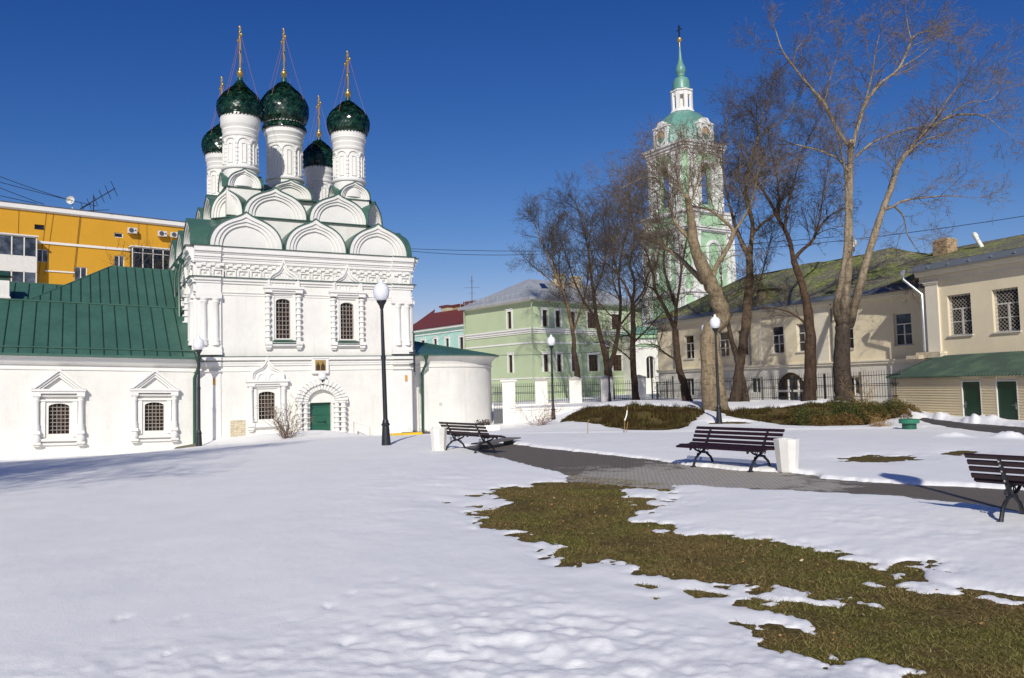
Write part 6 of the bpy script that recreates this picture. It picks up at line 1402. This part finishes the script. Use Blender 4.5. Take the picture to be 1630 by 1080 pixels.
# ------------------------------------------------------------------ shrubs
def bare_shrub(name, label, x, y, h, spread, n, seed, mat, lev=(5,5), r=.014, leaves=0):
    rn = random.Random(seed); t = thing(name, label, 'shrub', (x, y, gz(x, y)))
    m = MB(); tw = MB()
    for i in range(n):
        a = rn.uniform(0, 6.28); s = rn.uniform(.1, 1)*spread; b = (cos(a)*.12*rn.random(), sin(a)*.12*rn.random(), -.05)
        d = norm((cos(a)*s, sin(a)*s, 1)); L = h*rn.uniform(.55, 1.05); pts = [b]; rs = [r]; p = b
        for q in range(5):
            d = norm((d[0]+rn.gauss(0,.13), d[1]+rn.gauss(0,.13), d[2]+rn.gauss(0,.08))); p = tuple(p[c]+d[c]*L/5 for c in range(3)); pts.append(p); rs.append(r*(1-.8*(q+1)/5))
            for _ in range(2):
                w = rand_perp(d, rn); grow(tw, p, norm((d[0]+w[0]*.8, d[1]+w[1]*.8, d[2]+w[2]*.5)), L*rn.uniform(.15,.38), r*.45, 1, rn, lev, .03, .2)
        m.tube(pts, rs, 5)
    m.build('stem', mat, t, 60); tw.build('twigs', mat, t)
    if leaves:
        lf = MB()
        for i in range(leaves):
            a = rn.uniform(0,6.28); rr = rn.random()*spread*h*.6; z = h*rn.uniform(.2,.9); s = .03
            c = (cos(a)*rr, sin(a)*rr, z); u = rand_perp((0,0,1), rn); w = (rn.gauss(0,1), rn.gauss(0,1), rn.gauss(0,1)); w = norm(w)
            lf.add([c, (c[0]+u[0]*s, c[1]+u[1]*s, c[2]-s), (c[0]+w[0]*s, c[1]+w[1]*s, c[2]-s*.5)], [(0,1,2)])
        lf.build('dry_leaves', plain('dry_leaf_brown', '#7d5f44', .9, .2, 4), t)
    return t
bare_shrub('bare_shrub', 'bare multi stemmed shrub on the snow beside the green church door', -9.95, 34.6, 1.75, .62, 17, 61, plain('shrub_stem', '#7a6757', .9, .2, 4), (5, 5), .018, 150)
bare_shrub('bare_shrub', 'thin reddish bare shrub in snow left of the lamp by the retaining wall', 1.3, 43.2, 1.8, 1.5, 15, 62, plain('red_stem', '#8d6f5c', .9, .2, 4), (4, 4), .011)
bare_shrub('bare_shrub', 'tuft of tall dry stalks standing behind the juniper hedge', 16.6, 37.3, 1.9, .35, 9, 63, STALK, (4, 4), .012, 0)
bare_shrub('bare_shrub', 'small clump of dry twigs beside the green tank', 15.0, 32.6, .6, 1.6, 24, 64, STALK, (5, 5), .006, 0)
# vine twigs on the yellow house balcony
rn = random.Random(71); m = MB()
for i in range(46):
    x0 = rn.uniform(1.6, 8.2); b = on_yellow(x0, -1.1, rn.uniform(13.8, 16.6)); 
    grow(m, b, norm((rn.gauss(0,.5), -.1, 1)), rn.uniform(.8, 2.0), .025, 1, rn, (3, 3), .03, .25)
tag(m.build('climbing_vine', TWIG, None), 'bare climbing vine tangled round the dark balcony of the yellow building', 'vine')

# evergreen juniper mass on the bank
JU = N('juniper_needles'); g = JU.n('ShaderNodeNewGeometry'); nz = JU.noise(.55, 3)
ca = JU.ramp(g.outputs['Random Per Island'], [(0, srgb('#262c15')), (.5, srgb('#484e27')), (1, srgb('#6f6d3d'))])
cb = JU.ramp(g.outputs['Random Per Island'], [(0, srgb('#42321c')), (.5, srgb('#6b532f')), (1, srgb('#917847'))])
JU.base(JU.mix(JU.ramp(nz, [(.42, 0), (.58, 1)]), ca, cb)); JU.set(Roughness=.85); JU.b.inputs['Specular IOR Level'].default_value = .2
def juniper(label, x, y, rx, ry, h, n, seed):
    rn = random.Random(seed); t = thing('juniper_bush', label, 'shrub', (x, y, gz(x, y)))
    lob = [(rn.uniform(-.7,.7)*rx, rn.uniform(-.7,.7)*ry, rn.uniform(.5,1.0)*h, rn.uniform(.35,.6)*min(rx,ry)*1.2) for _ in range(12)]
    m = MB(); st = MB()
    for lx, ly, lh, lr in lob: st.tube([(lx*.3,ly*.3,-.1),(lx*.8,ly*.8,lh*.5),(lx,ly,lh*.85)], [.03,.02,.008], 5)
    zz = gz(x, y)
    for i in range(n):
        lx, ly, lh, lr = lob[i % len(lob)]; a = rn.uniform(0,6.28); u = rn.random()**.5
        px, py = lx+cos(a)*lr*u, ly+sin(a)*lr*u*.9; top = lh*(1-.75*u*u); z = top*rn.uniform(.25,1.0)**.6
        z += gz_fast(x+px, y+py) - zz
        d = norm((cos(a)*u*.8+rn.gauss(0,.6), sin(a)*u*.8+rn.gauss(0,.6), .45+rn.gauss(0,.5))); L = rn.uniform(.05,.14); w = rand_perp(d, rn); s = .013
        e = (px+d[0]*L, py+d[1]*L, z+d[2]*L)
        m.add([(px-w[0]*s,py-w[1]*s,z-w[2]*s),(px+w[0]*s,py+w[1]*s,z+w[2]*s),(e[0]+w[0]*s*.2,e[1]+w[1]*s*.2,e[2]),],[(0,1,2)])
    st.build('stem', BARK_DARK, t); m.build('foliage', JU.m, t); return t
_gx = np.linspace(8, 24, 60); _gy = np.linspace(30, 44, 60); _GX, _GY = np.meshgrid(_gx, _gy); _GZ = terr(_GX, _GY)
def gz_fast(x, y): return float(_GZ[min(59, max(0, int((y-30)/14*59+.5))), min(59, max(0, int((x-8)/16*59+.5)))])
juniper('green juniper bush at the foot of the bank, the widest and darkest', 13.6, 34.8, 1.9, 1.0, .85, 20000, 81)
juniper('rusty brown juniper bush at the right end of the bank near the shed', 16.3, 35.8, 2.0, 1.1, 1.05, 20000, 82)
juniper('olive low juniper bush creeping up the bank behind the others', 14.6, 37.0, 1.9, .9, .75, 14000, 83)
juniper('small brown juniper tuft beside the shed corner', 18.2, 37.8, 1.1, .8, .9, 9000, 84)

# rough winter growth on the two bank faces
def tufts(name, label, poly, n, seed, h0, h1):
    P = np.array(poly); rg = np.random.default_rng(seed)
    x = P[:,0].min() + rg.random(n*3)*(P[:,0].max()-P[:,0].min()); y = P[:,1].min() + rg.random(n*3)*(P[:,1].max()-P[:,1].min())
    k = (snow_depth(x, y) < -.0) & (sdf(poly, x, y) < .5) & (fbm(x*1.4, y*1.4, 4, seed) > -.05); x, y = x[k][:n], y[k][:n]; n = len(x); z = terr(x, y)
    a = rg.random(n)*2*pi; h = (h0 + (h1-h0)*rg.random(n)**2)*(.2 + 2.2*vnoise(x*1.7, y*1.7, seed+1)**1.5); w = .008 + .012*rg.random(n); l = rg.random(n)*.12; b = rg.random(n)*2*pi
    v = np.stack([np.stack([x-np.cos(a)*w, y-np.sin(a)*w, z-.01], -1), np.stack([x+np.cos(a)*w, y+np.sin(a)*w, z-.01], -1), np.stack([x+np.cos(b)*l, y+np.sin(b)*l, z+h], -1)], 1).reshape(-1, 3)
    me = bpy.data.meshes.new(name); me.from_pydata(v.tolist(), [], [(3*i, 3*i+1, 3*i+2) for i in range(n)]); me.update()
    me.materials.append(BKG.m); o = bpy.data.objects.new(name, me); C.objects.link(o); return tag(o, label, 'grass', kind='stuff')
BKG = N('bank_growth'); g = BKG.n('ShaderNodeNewGeometry')
ca = BKG.ramp(g.outputs['Random Per Island'], [(0, srgb('#221d10')), (.5, srgb('#433c1f')), (.85, srgb('#5f562f')), (1, srgb('#7d7046'))])
cb = BKG.ramp(g.outputs['Random Per Island'], [(0, srgb('#231c12')), (.5, srgb('#40331f')), (1, srgb('#5c4c2e'))])
BKG.base(BKG.mix(BKG.ramp(BKG.noise(.8, 4), [(.42, 0), (.58, 1)]), ca, cb)); BKG.set(Roughness=.95); BKG.b.inputs['Specular IOR Level'].default_value = .1
tufts('bank_grass', 'rough dark winter grass on the steep bank left of the pollard', BANK1, 34000, 91, .04, .2)
tufts('bank_grass', 'rough brown growth on the bank left of the juniper bushes', BANK2, 34000, 92, .04, .18)

# ------------------------------------------------------------------ small things
t = thing('stake', 'short pale wooden stake in the snow left of the bank', 'stake', (2.77, 30, gz(2.77,30))); m = MB(); m.tube([(0,0,-.1),(.03,0,.55)], .014, 6); m.build('rod', STALK, t); m = MB(); m.tube([(.03,0,.53),(.1,.02,.56)], .014, 5); m.build('tip', STALK, t)
t = thing('stake', 'taller bent stake with a fluttering white ribbon before the bank', 'stake', (4.4, 31.4, gz(4.4,31.4))); m = MB(); m.tube([(-.05,0,-.1),(.0,0,.5),(.14,0,1.1)], .013, 6); m.tube([(.02,0,-.1),(.12,0,.5)], .012, 6); m.build('rod', STALK, t)
m = MB(); m.add([(.02,-.02,.55),(.1,-.03,.75),(.13,-.02,.95),(.09,-.02,.96),(.05,-.03,.76),(-.03,-.02,.56)],[(0,1,4,5),(1,2,3,4)]); m.build('ribbon', WOODW, t)
t = thing('round_tank', 'small green round capped tank in the snow before the shed', 'tank', (15.5, 31.0, gz(15.5,31)+.0)); m = MB(); m.lathe(0,0,[(.26,-.2),(.26,.3)],24); m.build('body', DOOR_G, t, 40); m = MB(); m.lathe(0,0,[(.2,.28),(.36,.3),(.37,.33),(.37,.44),(.35,.46),(.05,.48)],28); m.build('cap', plain('tank_green', '#2f7a5c', .5, .1), t, 40)
t = thing('planter', 'long white planter box with dark dried plants by the apse', 'planter', (-1.5, 39.0, gz(-1.5,39)+.1), R(5)); m = MB(); m.box(-.75,.75,-.3,.3,-.2,.32); m.build('box', CONC_W, t); m = MB(); rn = random.Random(5)
for i in range(90): x = rn.uniform(-.35,.3); y = rn.uniform(-.2,.2); grow(m, (x,y,.3), norm((rn.gauss(0,.35),rn.gauss(0,.35),1)), rn.uniform(.12,.3), .012, 2, rn, (3,3), 0, .2)
m.build('dried_plants', TWIG, t); m = MB()
for i in range(160): x = rn.uniform(-.38,.32); y = rn.uniform(-.2,.2); z = .33+rn.random()*.24; a = rn.uniform(0,6.28); s = .045; m.add([(x,y,z),(x+s*cos(a),y+s*sin(a),z+.03),(x+s*.6*cos(a+1),y+s*.6*sin(a+1),z+.07)],[(0,1,2)])
m.build('dried_leaves', plain('dark_dried_leaf', '#4a4136', .9, .2, 5), t)
def steps_rail():
    t = thing('hand_rail', 'low white handrail descending the snowy steps right of the church door', 'handrail', CH0, YAW)
    m = MB(); a, b = (7.15,-.75,.12), (8.7,-.95,-.42)
    for z in (0, -.22): m.tube([(a[0],a[1],a[2]+z),(b[0],b[1],b[2]+z)], .025, 6)
    m.build('bar', WHITE_TRIM, t); m = MB()
    for s in (0,.5,1): x, y, z = [a[k]+(b[k]-a[k])*s for k in range(3)]; m.box(x-.03,x+.03,y-.03,y+.03,-1,z+.03)
    m.build('post', SOCLE, t)
steps_rail()
m = MB(); m.box(-.75,.75,-.12,.12,-.2,.1); o = m.build('yellow_kerb', plain('kerb_yellow', '#e0b81e', .7, .12, 3)); x, y = -5.15, 37.6; o.location = (x, y, gz(x,y)+.27); o.rotation_euler = (0,0,R(24)); tag(o, 'yellow painted kerb stone half buried in snow behind the tall lamp', 'kerb')
m = MB(); m.prism([(-.45,-.1),(.5,-.1),(.46,.14),(-.3,.16),(-.42,.08)], -.2, .2); o = m.build('stone_slab', plain('dark_stone', '#6f6a58', .9, .25, 5, .4, 20)); x, y = -14.6, 34.9; o.location = (x, y, gz(x,y)+.14); o.rotation_euler = (0, R(-9), YAW); tag(o, 'dark mossy stone slab lying at the foot of the refectory downpipe', 'stone')
t = thing('debris_pile', 'heap of boards and dry twigs at the foot of the apse downpipe', 'debris', (-4.7, 39.4, gz(-4.7,39.4)+.22), R(20)); m = MB(); m.box(-.7,.7,-.25,.05,.02,.1); m.box(-.9,-.2,-.1,.25,.0,.14); m.build('board', SLAT_G, t); m = MB(); rn = random.Random(8)
for i in range(50): grow(m, (rn.uniform(-.4,.6),rn.uniform(-.3,.2),.08), norm((rn.gauss(0,1),rn.gauss(0,1),.35)), rn.uniform(.2,.5), .012, 2, rn, (3,3), 0, .2)
m.build('twigs', TWIG, t)
t = thing('flood_lamp', 'round white floodlight hanging high beside the forked poplar trunk', 'lamp', (20.7, 47.0, 9.75)); m = MB(); m.lathe(0,0,[(.05,-.1),(.2,-.05),(.27,.0),(.25,.03),(.12,.05)],20); m.v = [(vx, -vz, vy) for vx, vy, vz in m.v]; m.build('reflector', AC_M, t, 40); m = MB(); m.box(-.09,.09,-.05,.12,-.5,-.27); m.tube([(0,.1,-.3),(0,.12,.0)],.03,6); m.build('housing', IRON, t)
m = MB(); m.tube([(-.0,.12,.05),(-2.6,-4.2,-.6)], .015, 4); m.build('cable', IRON, t)
# fallen leaves on the lawn
LF = N('dead_leaf'); g = LF.n('ShaderNodeNewGeometry'); LF.base(LF.ramp(g.outputs['Random Per Island'], [(0, srgb('#5b3d24')), (.6, srgb('#8a6239')), (.9, srgb('#b08a55')), (1, srgb('#d8c9a4'))])); LF.set(Roughness=.8)
m = MB(); rn = random.Random(99); rg = np.random.default_rng(99)
lx = -.8 + rg.random(1500)*5; ly = 4.2 + 10.5*rg.random(1500); k = (sdf(LAWN, lx, ly) < -.05) & (fbm(lx*1.2, ly*1.2, 3, 7) > -.02); lx, ly = lx[k][:420], ly[k][:420]; lz = terr(lx, ly)
for x, y, z in zip(lx, ly, lz):
    s = rn.uniform(.008, .02); a = rn.uniform(0, 6.28); t_ = rn.uniform(0, .02); x, y, z = float(x), float(y), float(z) + .012
    m.add([(x+s*cos(a), y+s*sin(a), z+t_*.6), (x+.5*s*cos(a+1.4), y+.5*s*sin(a+1.4), z+t_), (x-s*cos(a), y-s*sin(a), z), (x-.5*s*cos(a+1.4), y-.5*s*sin(a+1.4), z-.004)], [(0, 1, 2, 3)])
tag(m.build('leaf_litter', LF.m, None), 'scattered dead brown leaves lying on the melted lawn', 'leaf litter', kind='stuff')
